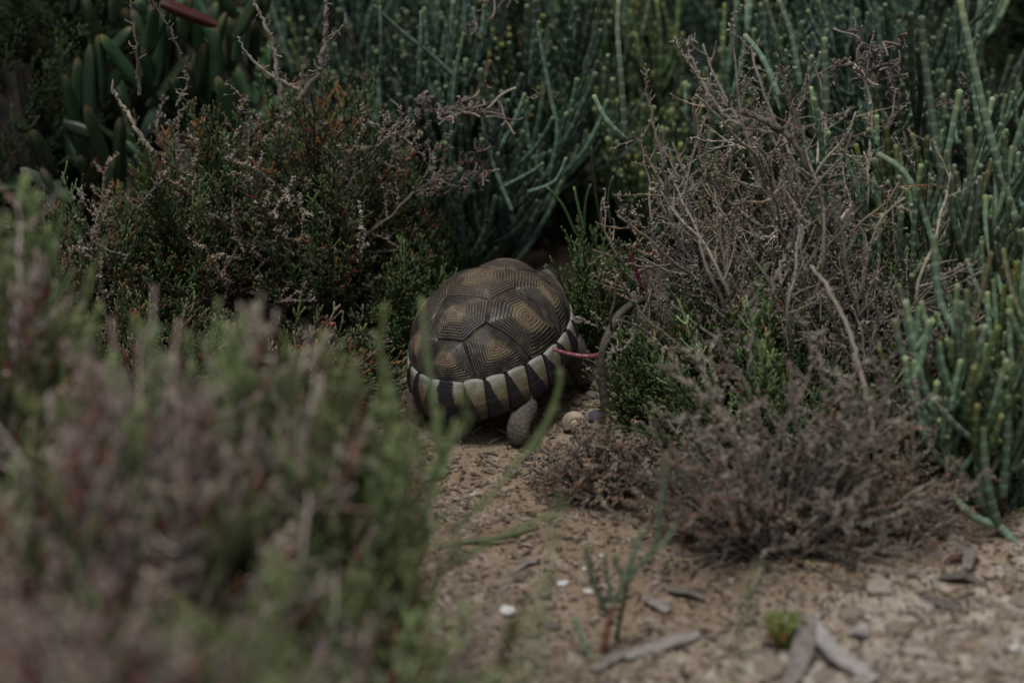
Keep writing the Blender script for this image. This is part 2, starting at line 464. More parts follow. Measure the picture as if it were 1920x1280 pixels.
def m_marg():
    t = NT('marginal_scute'); a = t.attr(); ob = t.obj()
    u, v, k = a[0], a[1], a[2]                       # across (rear to front), down, supracaudal flag
    med = t.noise(110, 3, .6, ob); fine = t.noise(600, 2, .6, ob)
    uu = t.math('ADD', u, t.math('ADD', t.math('MULTIPLY_ADD', med, .24, -.12), t.math('MULTIPLY_ADD', fine, .05, -.025)))
    pale = t.mix(t.ss(t.math('ADD', v, t.math('MULTIPLY_ADD', med, .5, -.25)), .05, .50), (.31, .31, .26), (.165, .145, .085))
    pale = t.mix(t.ss(t.math('ADD', v, t.math('MULTIPLY_ADD', med, .4, -.2)), .52, .78), pale, (.075, .05, .038))
    pale = t.mix(t.math('MULTIPLY', t.ss(t.noise(55, 3, .6, ob), .46, .64), .65), pale, (.15, .125, .085))
    pale = t.mix(t.ss(v, .0, .16), (.37, .39, .355), pale)
    pale = t.mix(t.ss(t.math('ADD', v, t.math('MULTIPLY_ADD', med, .2, -.1)), .80, .92), pale, (.04, .032, .027))
    ring = t.math('FRACT', t.math('MULTIPLY', t.math('ADD', v, t.math('MULTIPLY', med, .06)), 14))
    pale = t.mix(t.math('MULTIPLY', t.ss(ring, .6, .95), .38), pale, (.16, .13, .08))
    darkc = t.mix(t.math('MULTIPLY', t.ss(ring, .55, .95), .4), (.020, .018, .022), (.055, .045, .045))
    wedge = t.ss(t.math('SUBTRACT', t.math('MULTIPLY_ADD', v, .62, t.math('MULTIPLY_ADD', t.orand(), .16, -.04)), uu), -.02, .03)
    cen = t.ss(t.math('SUBTRACT', t.math('MULTIPLY_ADD', v, .07, .21), t.math('ABSOLUTE', t.math('SUBTRACT', uu, .5))), -.02, .03)
    low = t.ss(t.math('ADD', v, t.math('MULTIPLY', med, .2)), .62, .78)
    cen = t.math('MAXIMUM', cen, low)
    w = t.math('ADD', t.math('MULTIPLY', wedge, t.math('SUBTRACT', 1.0, k)), t.math('MULTIPLY', cen, k))
    c = t.mix(w, pale, darkc)
    c = t.mix(t.math('MULTIPLY', t.ss(fine, .58, .75), .3), c, (.22, .19, .14))
    t.bump(t.math('ADD', t.math('MULTIPLY', ring, .6), t.math('ADD', fine, med)), .6, .0008)
    return t.done(c, .42, .14)
def m_skin():
    t = NT('tortoise_skin'); ob = t.obj()
    v = t.n('ShaderNodeTexVoronoi'); v.inputs['Scale'].default_value = 300; t.l(ob, v.inputs['Vector'])
    n = t.noise(60, 3, .6, ob)
    c = t.mix(t.ss(v.outputs['Distance'], .1, .65), (.155, .135, .11), (.075, .065, .056))
    c = t.mix(t.ss(n, .4, .7), c, (.14, .12, .10))
    t.bump(v.outputs['Distance'], .7, -.0008)
    return t.done(c, .75, .25)
M_SCUTE, M_MARG, M_SKIN = m_scute(), m_marg(), m_skin()
def m_simple(name, col, rough=.7):
    t = NT(name); n = t.noise(150, 3, .6, t.obj())
    return t.done(t.mix(n, tuple(x * .6 for x in col), tuple(x * 1.2 for x in col)), rough, .3)
M_UNDER = m_simple('shell_under', (.045, .037, .03))
M_CLAW = m_simple('claw', (.06, .05, .045), .4)
M_EYE = m_simple('eye', (.01, .01, .01), .1)

def polar(x, y): return (x, y)
def arc(a0, a1, r, n=8):
    return [(r * math.cos(a0 + (a1 - a0) * k / n), r * math.sin(a0 + (a1 - a0) * k / n)) for k in range(n + 1)]
def densify(poly, N=72):
    P = np.array(poly + [poly[0]], float)
    d = np.linalg.norm(np.diff(P, axis=0), axis=1); a = np.concatenate([[0], np.cumsum(d)])
    s = np.linspace(0, a[-1], N, endpoint=False)
    s = np.sort(np.concatenate([s]))
    for q in a[:-1]:
        s[np.argmin(abs(s - q))] = q
    return np.stack([np.interp(s, a, P[:, 0]), np.interp(s, a, P[:, 1])], -1)

def scute_mesh(poly, seed, dark=0.0, sc=.20):
    P = densify(poly); N = len(P)
    ctr = P.mean(0); NR = 11; SUB = 5
    tot = NR * SUB
    mb = MB(); V = []; C = []
    rnd = random.Random(seed).random()
    ctr2 = ctr * .93 + np.array([-.010, 0])
    for k in range(tot + 1):
        t = k / tot
        # rounder outline towards the middle, angular at the edge
        for q in P:
            d = q - ctr
            rr = np.linalg.norm(d)
            p = ctr2 * (1 - t) + ctr * t + d * t
            ph = (t * NR) % 1.0
            prof = -.0010 * math.exp(-((ph - .5) / .2) ** 2)
            prof *= .7 + .9 * noise.noise(Vector((p[0] * 6, p[1] * 6, seed)))
            h = .0048 * (1 - t ** 1.9) + prof
            if t > .96: h -= .0014 * (t - .96) / .04
            v = shell_pt(p[0], p[1], h + .0012)
            V.append(v[:])
            C.append((t, rnd, dark, 1))
    i = np.arange(tot)[:, None] * N; j = np.arange(N)[None, :]; j2 = (j + 1) % N
    f = np.stack([i + j, i + N + j, i + N + j2, i + j2], -1).reshape(-1, 4)
    mb.add(V, f, None, C)
    me = mb.mesh('scute', M_SCUTE)
    return me

def marg_mesh(a0, a1, nuu=14, nvv=22, flag=0.0, nextup=0):
    V = []; C = []
    for i in range(nvv + 3):
        for j in range(nuu + 1):
            u = j / nuu; vv = min(i, nvv) / nvv
            a = a0 + (a1 - a0) * u
            re_ = RE - .10 * (.5 + .5 * math.cos(a))
            r = RL - .006 + (re_ - RL) * vv + .012 * math.sin(u * math.pi) * (1 - vv) * -1
            side = abs(math.sin(a))
            h = .0014 + .0010 * math.sin(u * math.pi) + .0010 * (1 - u) + .0006 * noise.noise(Vector((u * 3 + a0 * 9, vv * 4, 1)))
            if u < .04 or u > .96: h -= .0016
            if i == 0: h -= .0012
            h += .0010 * math.sin(vv * math.pi)
            h += -.00018 * (math.sin(vv * 14 * 2 * math.pi) > .3)
            # flare of the side rims
            fl = .006 * max(0, vv - .6) / .4 * (.35 + .65 * (1 if abs(abs(a) - math.pi) < 1.35 else 0) )
            p = shell_pt(r * math.cos(a), r * math.sin(a), h + fl * .5)
            if i > nvv:
                q = (i - nvv)
                p = shell_pt((r + .004) * math.cos(a), (r + .004) * math.sin(a), -.004 * q)
            V.append(p[:]); C.append((u, vv, flag, 1))
    n = nuu + 1; m = nvv + 3
    i = np.arange(m - 1)[:, None] * n; j = np.arange(n - 1)[None, :]
    f = np.stack([i + j, i + n + j, i + n + j + 1, i + j + 1], -1).reshape(-1, 4)
    mb = MB(); mb.add(V, f, None, C)
    return mb.mesh('marginal', M_MARG)

tort = empty('tortoise', (TX, TY, 0), 'dark domed tortoise with ringed scutes and cream and black rim, walking away', 'tortoise')
TM = Matrix.Translation((TX, TY, .060)) @ Matrix.Rotation(R(90 - TYAW), 4, 'Z') @ Matrix.Rotation(R(-TPITCH), 4, 'Y') @ Matrix.Rotation(R(-TROLL), 4, 'X') @ Matrix.Translation((0, 0, -.055))
tort.matrix_world = TM
# shell base under the scutes
V = []; nR, nA = 30, 72
for i in range(nR + 1):
    for j in range(nA):
        a = j * 2 * math.pi / nA; r = (RE + .01 - .10 * (.5 + .5 * math.cos(a))) * (i + .001) / nR
        V.append(shell_pt(r * math.cos(a), r * math.sin(a), -.0008 if i < nR else -.002)[:])
i = np.arange(nR)[:, None] * nA; j = np.arange(nA)[None, :]; j2 = (j + 1) % nA
f = np.stack([i + j, i + nA + j, i + nA + j2, i + j2], -1).reshape(-1, 4)
mb = MB(); mb.add(V, f); shell = link('shell', mb.mesh('shell', M_UNDER), tort)
# vertebral and costal scutes, drawn in the unwrapped dome
VB = [.83, .50, .17, -.18, -.53, -.83]
HWS = [0, .15, .16, .175, .125]; HMS = [.27, .27, .275, .245]
hw, hm = .145, .275
ang5 = math.pi - .40
def lat(k): return ((VB[k] + VB[k + 1]) / 2 + (.0), hm)
verteb = []
for k in range(5):
    x0, x1 = VB[k], VB[k + 1]; xm = (x0 + x1) / 2
    if k == 4:
        poly = [(x0, HWS[4]), *arc(ang5, 2 * math.pi - ang5, RL, 10), (x0, -HWS[4])]
    elif k == 0:
        a = .33; poly = [(x1, -HWS[1]), (xm, -HMS[0]), *arc(-a, a, RL, 8), (xm, HMS[0]), (x1, HWS[1])]
    else:
        poly = [(x0, HWS[k]), (xm, HMS[k]), (x1, HWS[k + 1]), (x1, -HWS[k + 1]), (xm, -HMS[k]), (x0, -HWS[k])]
    verteb.append(poly)
for k, poly in enumerate(verteb):
    if k == 0 or k == 4: pass
    o = link('vertebral_scute', scute_mesh(poly if k != 0 else poly[::-1], k + 1, [.0, .0, -.02, -.04, -.03][k]), shell)
sx = [math.acos(.74 / RL) , math.acos(.40 / RL), math.acos(.02 / RL), math.acos(-.39 / RL), ang5]
for s in (1, -1):
    for k in range(4):
        # from vertebral k middle to vertebral k+1 middle
        m0 = ((VB[k] + VB[k + 1]) / 2, HMS[k]); m1 = ((VB[k + 1] + VB[k + 2]) / 2, HMS[min(k + 1, 3)])
        a0 = math.acos(.74 / RL) if k == 0 else sx[k]
        inner = [m0, (VB[k + 1], HWS[k + 1])] + ([m1] if k < 3 else [])
        if k == 0:
            a0 = .33; inner = [m0, (VB[1], HWS[1]), m1]
        poly = inner + arc(sx[k + 1], a0, RL, 12)
        if k == 3:
            poly = [m0, (VB[4], HWS[4])] + arc(ang5, sx[3], RL, 12)
        poly = [(x, y * s) for x, y in poly]
        # orientation as the vertebrals
        ar = sum(poly[i][0] * poly[(i + 1) % len(poly)][1] - poly[(i + 1) % len(poly)][0] * poly[i][1] for i in range(len(poly)))
        if ar < 0: poly = poly[::-1]
        link('costal_scute', scute_mesh(poly, 10 + k + 5 * (s > 0), [.02, .02, -.02, -.02][k]), shell)
half = .225
link('marginal_scute', marg_mesh(math.pi - half, math.pi + half, 20, 22, 1.0), shell)
n_m = 11; span = (math.pi - half - .09) / n_m
for s in (1, -1):
    for k in range(n_m):
        a0 = math.pi - half - k * span - .004; a1 = a0 - span + .008
        me = marg_mesh(a0, a1) if s > 0 else marg_mesh(-a0, -a1)
        link('marginal_scute', me, shell)
link('nuchal_scute', marg_mesh(-.085, .085, 8, 22, 0), shell)
# plastron
V = []; nA = 48
for (rr, z) in ((1.0, .042), (.97, .034), (.9, .028), (.5, .024), (.01, .024)):
    for j in range(nA):
        a = j * 2 * math.pi / nA
        V.append((SA * .93 * rr * math.cos(a), SB * .9 * rr * math.sin(a), z + (.006 if math.cos(a) < -.8 else 0)))
i = np.arange(4)[:, None] * nA; j = np.arange(nA)[None, :]; j2 = (j + 1) % nA
f = np.stack([i + j, i + nA + j, i + nA + j2, i + j2], -1).reshape(-1, 4)
mb = MB(); mb.add(V, f); link('plastron', mb.mesh('plastron', M_UNDER), tort)
# body: one continuous skinned figure
inv = TM.inverted()
foot = inv @ gnd(974, 838)
ffoot = inv @ gnd(1104, 735)
knee = inv @ at(988, 768, -.074)
fk = inv @ at(1088, 690, .01)
pts = [(-.045, 0, .058, .040, .026), (.0, 0, .06, .044, .026), (.045, 0, .06, .034, .026), (.085, 0, .062, .017, .017), (.118, 0, .066, .012, .012),
       (.134, 0, .070, .0135, .012), (.147, 0, .067, .008, .007),
       (-.078, 0, .046, .010, .010), (-.094, .006, .036, .005, .005),
       (-.052, -.036, .052, .019, .019), (knee.x, knee.y, knee.z, .0152, .0152), (foot.x + .004, foot.y - .001, foot.z + .027, .0118, .0118), (foot.x - .001, foot.y, foot.z + .010, .0135, .0125), (foot.x + .012, foot.y + .001, foot.z + .008, .0105, .009),
       (-.052, .036, .052, .019, .019), (-.072, .052, .036, .014, .014), (-.070, .058, .012, .012, .011), (-.058, .060, .008, .011, .008),
       (.055, -.036, .054, .018, .018), (fk.x, fk.y + .006, .046, .0155, .0155), (ffoot.x + .002, ffoot.y + .006, ffoot.z + .022, .013, .013), (ffoot.x, ffoot.y, ffoot.z + .009, .013, .010),
       (.055, .036, .054, .018, .018), (.075, .07, .042, .014, .014), (.08, .085, .02, .012, .012), (.088, .088, .009, .012, .009)]
edges = [(0, 1), (1, 2), (2, 3), (3, 4), (4, 5), (5, 6), (0, 7), (7, 8), (0, 9), (9, 10), (10, 11), (11, 12), (12, 13),
         (0, 14), (14, 15), (15, 16), (16, 17), (2, 18), (18, 19), (19, 20), (20, 21), (2, 22), (22, 23), (23, 24), (24, 25)]
me = bpy.data.meshes.new('body'); me.from_pydata([p[:3] for p in pts], edges, []); me.materials.append(M_SKIN)
body = link('body', me, tort)
sk = body.modifiers.new('skin', 'SKIN'); sk.use_smooth_shade = True
for k, p in enumerate(pts): me.skin_vertices[0].data[k].radius = (p[3], p[4])
me.skin_vertices[0].data[0].use_root = True
sb = body.modifiers.new('sub', 'SUBSURF'); sb.levels = 3; sb.render_levels = 3
for (bx, by, bz) in ((foot.x - .010, foot.y, .004), ) + tuple():
    pass
cl = MB()
for k in range(4):
    a = (k - 1.5) * .42
    p0 = Vector((foot.x + .018 * math.cos(a), foot.y + .010 * math.sin(a) * 1.6, foot.z + .007))
    cl = MB(); cl.tube([p0, p0 + Vector((.005 * math.cos(a), .004 * math.sin(a), -.001)), p0 + Vector((.009 * math.cos(a), .006 * math.sin(a), -.005))], [.002, .0015, .0004], 6)
    link('claw', cl.mesh('claw', M_CLAW), tort)
for s in (1, -1):
    bm = bmesh.new(); bmesh.ops.create_uvsphere(bm, u_segments=10, v_segments=8, radius=.0026)
    me = bpy.data.meshes.new('eye'); bm.to_mesh(me); bm.free(); me.materials.append(M_EYE)
    o = link('eye', me, tort); o.location = (.139, s * .0105, .0745)

# ------------------------------------------------------------------ plant libraries (meshes, shared by their copies)
def gen_samphire(L, seed, r=.00125, seg=.0042, dens=.0105, side=.30, sub=True, bare=.22, mat=M_SAM, sides=5, wig=.05, up=.10):
    g = random.Random(seed); mb = MB()
    main = grow((0, 0, 0), (g.uniform(-.15, .15), g.uniform(-.15, .15), 1), L, .03, wig, 14, g)
    s0 = np.linspace(0, bare + .12, 6); P, tot = samp(main, s0)
    mb.tube(P, np.linspace(r * 1.25, r * .9, 6), 5, np.linspace(0, .15, 6), g.random() * .9)
    top, _ = samp(main, np.linspace(bare, 1, 20))
    jointed(mb, top, seg, r * 1.1, r * .85, sides, g.random() * .9, .35, 1.0)
    n = int(L * (1 - bare) / dens)
    az = g.uniform(0, 6.28)
    for k in range(n):
        u = bare + (1 - bare) * (k + .5) / n
        P, _ = samp(main, np.array([u, min(1, u + .02)])); p = P[0]; t = P[1] - P[0]; t /= (np.linalg.norm(t) + 1e-9)
        az += 1.57 + g.uniform(-.3, .3)
        for q in (0, math.pi):
            if g.random() < .12: continue
            w = np.array([math.cos(az + q), math.sin(az + q), 0.0])
            el = g.uniform(.55, .95)
            d = t * math.cos(el) + w * math.sin(el)
            Ls = side * L * (1 - .72 * u) * g.uniform(.5, 1.1)
            Ls = max(Ls, .008)
            path = grow(p, d, Ls, up, .05, 7, g)
            rd = g.random()
            jointed(mb, path, seg, r * .95, r * .8, sides, rd, .3 + .2 * u, 1.0)
            if sub and Ls > .018:
                m = int(Ls / .010)
                for z in range(1, m + 1):
                    P2, _ = samp(path, np.array([z / (m + 1.2), z / (m + 1.2) + .05]))
                    t2 = P2[1] - P2[0]; t2 /= np.linalg.norm(t2) + 1e-9
                    for sg in (1, -1):
                        w2 = np.cross(t2, w) if z % 2 else np.cross(t2, np.cross(t2, w))
                        w2 = w2 / (np.linalg.norm(w2) + 1e-9) * sg
                        L2 = g.uniform(.005, .014) * (1.25 - z / (m + 1))
                        jointed(mb, grow(P2[0], t2 * .7 + w2 * .7, L2, .08, .04, 4, g), seg * .9, r * .9, r * .78, sides, rd * .5 + g.random() * .5, .45, 1.0)
    return mb.mesh('samphire_branch', mat)

def gen_dead(L, seed, r=.0016, mat=M_DEAD, kn=1.0, sides=5, wig=.16, sidef=.5):
    g = random.Random(seed); mb = MB()
    def twig(p, d, Ln, r0, depth):
        n = max(4, int(Ln / .007))
        path = grow(p, d, Ln, .03, wig, n, g)
        rd = g.random()
        ss = np.linspace(0, 1, n * 2); P, _ = samp(path, ss)
        rad = r0 * (1 - .72 * ss) * (1 + .22 * np.sin(np.arange(n * 2) * 2.6 + g.random() * 6))
        mb.tube(P, rad, sides if depth == 0 else 4, .2 + .7 * ss, rd, (np.arange(n * 2) % 4 == 0) * 1.0)
        # knots: remains of leaf pairs, small curled bits
        for k in range(int(Ln / .0038 * kn)):
            u = g.uniform(.08, 1); Q, _ = samp(path, np.array([u])); q = Q[0]
            a = g.uniform(0, 6.28); w = np.array([math.cos(a), math.sin(a), g.uniform(-.3, .9)])
            l = g.uniform(.0012, .0036) * (1.2 if depth else 1)
            pp = grow(q, w, l, g.uniform(-.2, .4), .3, 3, g)
            rr = g.uniform(.00045, .0011)
            mb.tube(pp, np.array([.7, 1.1, 1.0, .4]) * rr, 4, np.array([.5, .7, .9, 1.]), g.random())
        if depth < 3:
            m = int(Ln / (.016 if depth == 0 else .013))
            for k in range(m):
                u = (k + g.uniform(.2, .9)) / m
                if u < (.18 if depth == 0 else .1): continue
                Q, _ = samp(path, np.array([u, min(1, u + .03)])); t = Q[1] - Q[0]
                if np.linalg.norm(t) < 1e-6: continue
                t /= np.linalg.norm(t)
                a = g.uniform(0, 6.28); w = np.cross(t, [math.cos(a), math.sin(a), .1]); w /= np.linalg.norm(w) + 1e-9
                l2 = Ln * sidef * g.uniform(.35, 1) * (1 - .6 * u)
                if l2 < .006: continue
                twig(Q[0], t * .6 + w * .8, l2, r0 * (1 - .7 * u) * .6, depth + 1)
    twig((0, 0, 0), (g.uniform(-.2, .2), g.uniform(-.2, .2), 1), L, r, 0)
    return mb.mesh('dead_branch', mat)

def gen_glass(L, seed, r=.0036, seg=.0145, nside=5, mat=M_GLASS, up=.20, wig=.03):
    g = random.Random(seed); mb = MB()
    q = g.uniform(.25, 1.25)
    main = grow((0, 0, 0), (q, g.uniform(-.3, .3), 1), L, up * g.uniform(.3, 1), wig, 14, g)
    jointed(mb, main, seg * g.uniform(.85, 1.15), r * 1.12, r * .85, 8, g.random(), 0.0, 1.0, PROF_FAT)
    for k in range(nside):
        n = max(1, round(g.uniform(.12, .78) * L / seg)); u = min(.85, n * seg / L)
        P, _ = samp(main, np.array([u, u + .03])); t = P[1] - P[0]; t /= np.linalg.norm(t) + 1e-9
        a = g.uniform(0, 6.28)
        for q in ((0, math.pi) if g.random() < .6 else (0,)):
            w = np.array([math.cos(a + q), math.sin(a + q), 0])
            Ls = max(.02, min(.17, L * (1 - u) * g.uniform(.4, 1.0)))
            el = g.uniform(.6, 1.15)
            path = grow(P[0], t * math.cos(el) + w * math.sin(el), Ls, up * g.uniform(.8, 1.5), wig, 10, g)
            jointed(mb, path, seg * g.uniform(.75, 1.05), r * .92, r * .78, 7, g.random(), .2, 1.0, PROF_FAT)
            m = int(Ls / .035)
            for z in range(m):
                if g.random() < .45: continue
                v = (z + .7) / (m + .8)
                Q, _ = samp(path, np.array([v, v + .05])); t2 = Q[1] - Q[0]; t2 /= np.linalg.norm(t2) + 1e-9
                w2 = np.cross(t2, [math.cos(z * 2.1), math.sin(z * 2.1), .2]); w2 /= np.linalg.norm(w2) + 1e-9
                jointed(mb, grow(Q[0], t2 * .75 + w2 * .65, Ls * g.uniform(.18, .5), up, wig, 6, g), seg * .8, r * .8, r * .7, 7, g.random(), .3, 1.0, PROF_FAT)
    return mb.mesh('glasswort_stem', mat)

def gen_coil(L, seed, r=.0016, mat=M_DEADK):
    g = random.Random(seed); mb = MB()
    def one(p, d, Ln, r0, depth):
        n = 22; path = [np.array(p, float)]; d = np.array(d, float); d /= np.linalg.norm(d)
        ax = np.array([g.gauss(0, 1), g.gauss(0, 1), g.gauss(0, .5)]); ax /= np.linalg.norm(ax)
        tw = g.uniform(-.28, .28)
        for k in range(n):
            tw += g.gauss(0, .07); ca, sa = math.cos(tw), math.sin(tw)
            d = d * ca + np.cross(ax, d) * sa + ax * np.dot(ax, d) * (1 - ca)
            d[2] -= .03; d /= np.linalg.norm(d)
            path.append(path[-1] + d * Ln / n)
        path = np.array(path)
        jointed(mb, path, .0036, r0, r0 * .8, 5, g.random(), .1, 1, ((0, .7, .8), (.4, 1.15, 0), (.8, 1.0, .3)))
        if depth < 2:
            for k in range(g.randint(2, 4)):
                Q, _ = samp(path, np.array([g.uniform(.15, .85)]))
                one(Q[0], (g.gauss(0, 1), g.gauss(0, 1), g.gauss(0, 1)), Ln * g.uniform(.35, .6), r0 * .9, depth + 1)
    one((0, 0, 0), (g.uniform(-1, 1), g.uniform(-1, 1), .6), L, r, 0)
    return mb.mesh('withered_branch', mat)

def gen_leaf(L, seed, w=.0065):
    g = random.Random(seed); mb = MB()
    path = grow((0, 0, 0), (g.uniform(.1, .5), 0, 1), L, g.uniform(.0, .10), .02, 14, g)
    s = np.linspace(0, 1, 16); P, _ = samp(path, s)
    rad = w * np.clip(.6 + s * 1.6, 0, 1) * np.sqrt(np.clip(1 - (np.clip(s - .70, 0, 1) / .305) ** 2, .004, 1)) * (1 - .15 * s)
    t = np.gradient(P, axis=0); t /= np.linalg.norm(t, axis=1)[:, None]
    a = np.cross(t, [0, 1, .05]); a /= np.linalg.norm(a, axis=1)[:, None]; b = np.cross(t, a)
    K = 12; th = np.arange(K) * 2 * math.pi / K
    shp = 1 / (1 + .35 * np.cos(3 * th) * -1) ** .6
    ring = a[:, None, :] * (np.cos(th) * shp)[None, :, None] + b[:, None, :] * (np.sin(th) * shp)[None, :, None]
    v = (P[:, None, :] + ring * rad[:, None, None]).reshape(-1, 3)
    i = np.arange(15)[:, None] * K; j = np.arange(K)[None, :]; j2 = (j + 1) % K
    f = np.stack([i + j, i + j2, i + K + j2, i + K + j], -1).reshape(-1, 4)
    c = np.zeros((len(v), 4)); c[:, 3] = 1; c[:, 0] = np.repeat(s, K); c[:, 1] = g.random() * .85
    mb.add(v, f, None, c)
    return mb.mesh('ice_plant_leaf', M_ICE)

LENS = (.07, .11, .16, .22, .29)
LIB_SAM = [(L, [gen_samphire(L, 100 + 10 * i + k, side=.34 if L < .15 else .26) for k in range(3)]) for i, L in enumerate(LENS)]
LIB_SAMF = [(L, [gen_samphire(L, 300 + 10 * i + k, r=.0021, seg=.0070, dens=.017, side=.42, sub=(k == 0), sides=5, up=.22) for k in range(3)]) for i, L in enumerate(LENS[1:])]
LIB_DEAD = [(L, [gen_dead(L, 500 + 10 * i + k, r=.0013 + L * .006, kn=1.5) for k in range(3)]) for i, L in enumerate(LENS[:4])]
LIB_DEADB = [(L, [gen_dead(L, 560 + 10 * i + k, r=.0011 + L * .004, kn=4.2, sidef=.42, wig=.12) for k in range(3)]) for i, L in enumerate(LENS[:3])]
LIB_DEADL = [(L, [gen_dead(L, 590 + 10 * i + k, r=.0014 + L * .007, kn=.8, sidef=.40, wig=.10) for k in range(4)]) for i, L in enumerate((.14, .20, .28))]
LIB_GLASS = [(L, [gen_glass(L, 700 + 10 * i + k, nside=2 + i + k % 2) for k in range(5)]) for i, L in enumerate((.09, .15, .22, .30, .40))]
LIB_COIL = [(L, [gen_coil(L, 800 + 10 * i + k) for k in range(3)]) for i, L in enumerate((.05, .08))]
LIB_LEAF = [(.07, [gen_leaf(.07, 900 + k) for k in range(6)])]

def align(p, d, L, Lref, spin=None, thick=None):
    z = Vector(d).normalized()
    q = z.to_track_quat('Z', 'Y').to_matrix().to_4x4()
    s = L / Lref; k = s if thick is None else thick
    return Matrix.Translation(p) @ q @ Matrix.Rotation(rng.uniform(0, 6.28) if spin is None else spin, 4, 'Z') @ Matrix.Diagonal((k, k, s, 1))

def pick(lib, L):
    Lr, ms = min(lib, key=lambda e: abs(math.log(e[0] / L)))
    return Lr, rng.choice(ms)

def shrub(name, part, label, cat, group, x, y, rx, ry, h, n, lib, mats, core=.35, low=.25, lean=(0, 0), hmin=.7, root=None, droop=.5, jit=0.06):
    """a shrub: an Empty on the ground with whole branches fanning out of its foot to a domed outline"""
    z0 = hfun(x, y) - .004
    root = root or empty(name, (x, y, z0), label, cat, group)
    for k in range(n):
        a = rng.uniform(0, 6.283); q = math.sqrt(rng.random())
        isl = rng.random() < low
        tz = h * (1 - droop * q * q) * rng.uniform(hmin, 1.0)
        if isl: q = rng.uniform(.6, 1.05); tz = h * rng.uniform(.12, .6)
        tx, ty = q * rx * math.cos(a) + lean[0] * tz, q * ry * math.sin(a) + lean[1] * tz
        bq = core * rng.uniform(.3, 1)
        bx, by = tx * bq, ty * bq
        d = Vector((tx - bx, ty - by, max(tz, .03)))
        L = d.length
        off = 0.0
        if L > lib[-1][0] * 1.15:                      # forked off higher up its parent stem
            off = L - lib[-1][0] * 1.1
            bx += d.x / L * off; by += d.y / L * off; L -= off
        Lr, me = pick(lib, L)
        p = Vector((bx, by, d.z / d.length * off))
        dd = d + Vector((rng.gauss(0, jit), rng.gauss(0, jit), 0)) * d.length
        m = mats[0][0] if len(mats) == 1 else rng.choices([q_[0] for q_ in mats], [q_[1] for q_ in mats])[0]
        link(part, me, root, m, align(p, dd, L, Lr, thick=max(.75, min(1.05 if lib is LIB_GLASS else 1.3, L / Lr))))
    return root

def hero(root, name, pix, r0, r1, mat, style='fat', seg=.012, sides=8, label=None, wig=0.0, kn=0):
    """one hand placed stem through points (px, py, Y); world space, parented to its plant"""
    P = np.array([at(*q)[:] for q in pix])
    # smooth through the points
    n = len(P); T = np.linspace(0, n - 1, n * 9); out = []
    for t in T:
        i = min(int(t), n - 2); u = t - i
        p0 = P[max(i - 1, 0)]; p1 = P[i]; p2 = P[i + 1]; p3 = P[min(i + 2, n - 1)]
        out.append(.5 * ((2 * p1) + (-p0 + p2) * u + (2 * p0 - 5 * p1 + 4 * p2 - p3) * u * u + (-p0 + 3 * p1 - 3 * p2 + p3) * u ** 3))
    path = np.array(out)
    o = np.array(root.location[:]) if root else np.zeros(3)
    if wig: path[1:-1] += nrg.normal(0, wig, (len(path) - 2, 3))
    path = path - o
    mb = MB()
    if style == 'fat': jointed(mb, path, seg, r0, r1, sides, rng.random() * .9, 0.1, 1.0, PROF_FAT)
    elif style == 'fine': jointed(mb, path, seg, r0, r1, sides, rng.random() * .9, 0.2, 1.0)
    else:
        N = len(path); s = np.linspace(0, 1, N)
        jj = .02 if style == 'root' else .12
        mb.tube(path, (r0 + (r1 - r0) * s) * (1 + nrg.uniform(-jj, jj, N)), sides, .2 + .7 * s, rng.random() * .8)
        for k in range(kn):
            Q, _ = samp(path, np.array([rng.uniform(.1, 1)]))
            pp = grow(Q[0], (rng.gauss(0, 1), rng.gauss(0, 1), rng.uniform(-.2, 1)), rng.uniform(.003, .012), .1, .3, 4)
            mb.tube(pp, np.array([.8, 1.1, .8, 1.0, .4]) * rng.uniform(.0005, .0011), 4, None, rng.random())
    ob = link(name, mb.mesh(name, mat), root)
    if label: ob['label'] = label
    return ob

def hx(px, Y, z=0.15):
    """world x of photograph column px at depth Y"""
    d = (Y - CY) * math.cos(R(PITCH)) + (CZ - z) * math.sin(R(PITCH))
    return (px - 960) / FPX * d

# ------------------------------------------------------------------ glasswort behind the tortoise
GG = 'blue green glasswort plants behind the tortoise'
def glass(px, Y, h, rx, n, label, mats=((M_GLASS, 6), (M_GLASSG, 1)), group=GG, ry=None, low=.25, lean=(0, 0), core=.5):
    return shrub('glasswort', 'stem', label, 'glasswort', group, hx(px, Y), Y, rx, ry or rx * .8, h, n, LIB_GLASS, mats, core=core, low=low, lean=lean, hmin=.55, jit=.13, droop=.3)
g1 = glass(700, .40, .36, .10, 22, 'glasswort plant of blue green jointed stems rising behind the reddish left shrub')
g2 = glass(870, .29, .38, .075, 20, 'glasswort plant with tall upright blue green stems straight above the tortoise shell')
g3 = glass(950, .50, .44, .08, 24, 'glasswort plant with curved stems over the dark hollow behind the tortoise', lean=(0, -.2))
g4 = glass(1170, .78, .52, .10, 24, 'glasswort plant at top centre right of the dark hollow, stems thickly bundled', lean=(0, -.15))
g5 = glass(1235, .36, .36, .06, 22, 'greener yellowish glasswort plant touching the dead grey twigs at top centre', ((M_GLASSG, 3), (M_GLASSL, 1)), lean=(0, .1))
g6 = glass(1500, .34, .40, .10, 20, 'glasswort plant fanning upward behind the dead grey shrub', ((M_GLASS, 3), (M_GLASSL, 2)))
g7 = glass(1660, .40, .42, .10, 20, 'glasswort plant behind curled withered coils at top right', ((M_GLASS, 4), (M_GLASSL, 1)))
g8 = glass(1840, .30, .44, .11, 22, 'dense blue green glasswort plant in the top right corner', ((M_GLASS, 3), (M_GLASSL, 2)))
g9 = glass(1800, .0, .44, .085, 22, 'pale glasswort plant with side shoots standing right of the dead shrub', ((M_GLASSL, 5), (M_GLASSG, 1)), group='pale glasswort plants on the right')
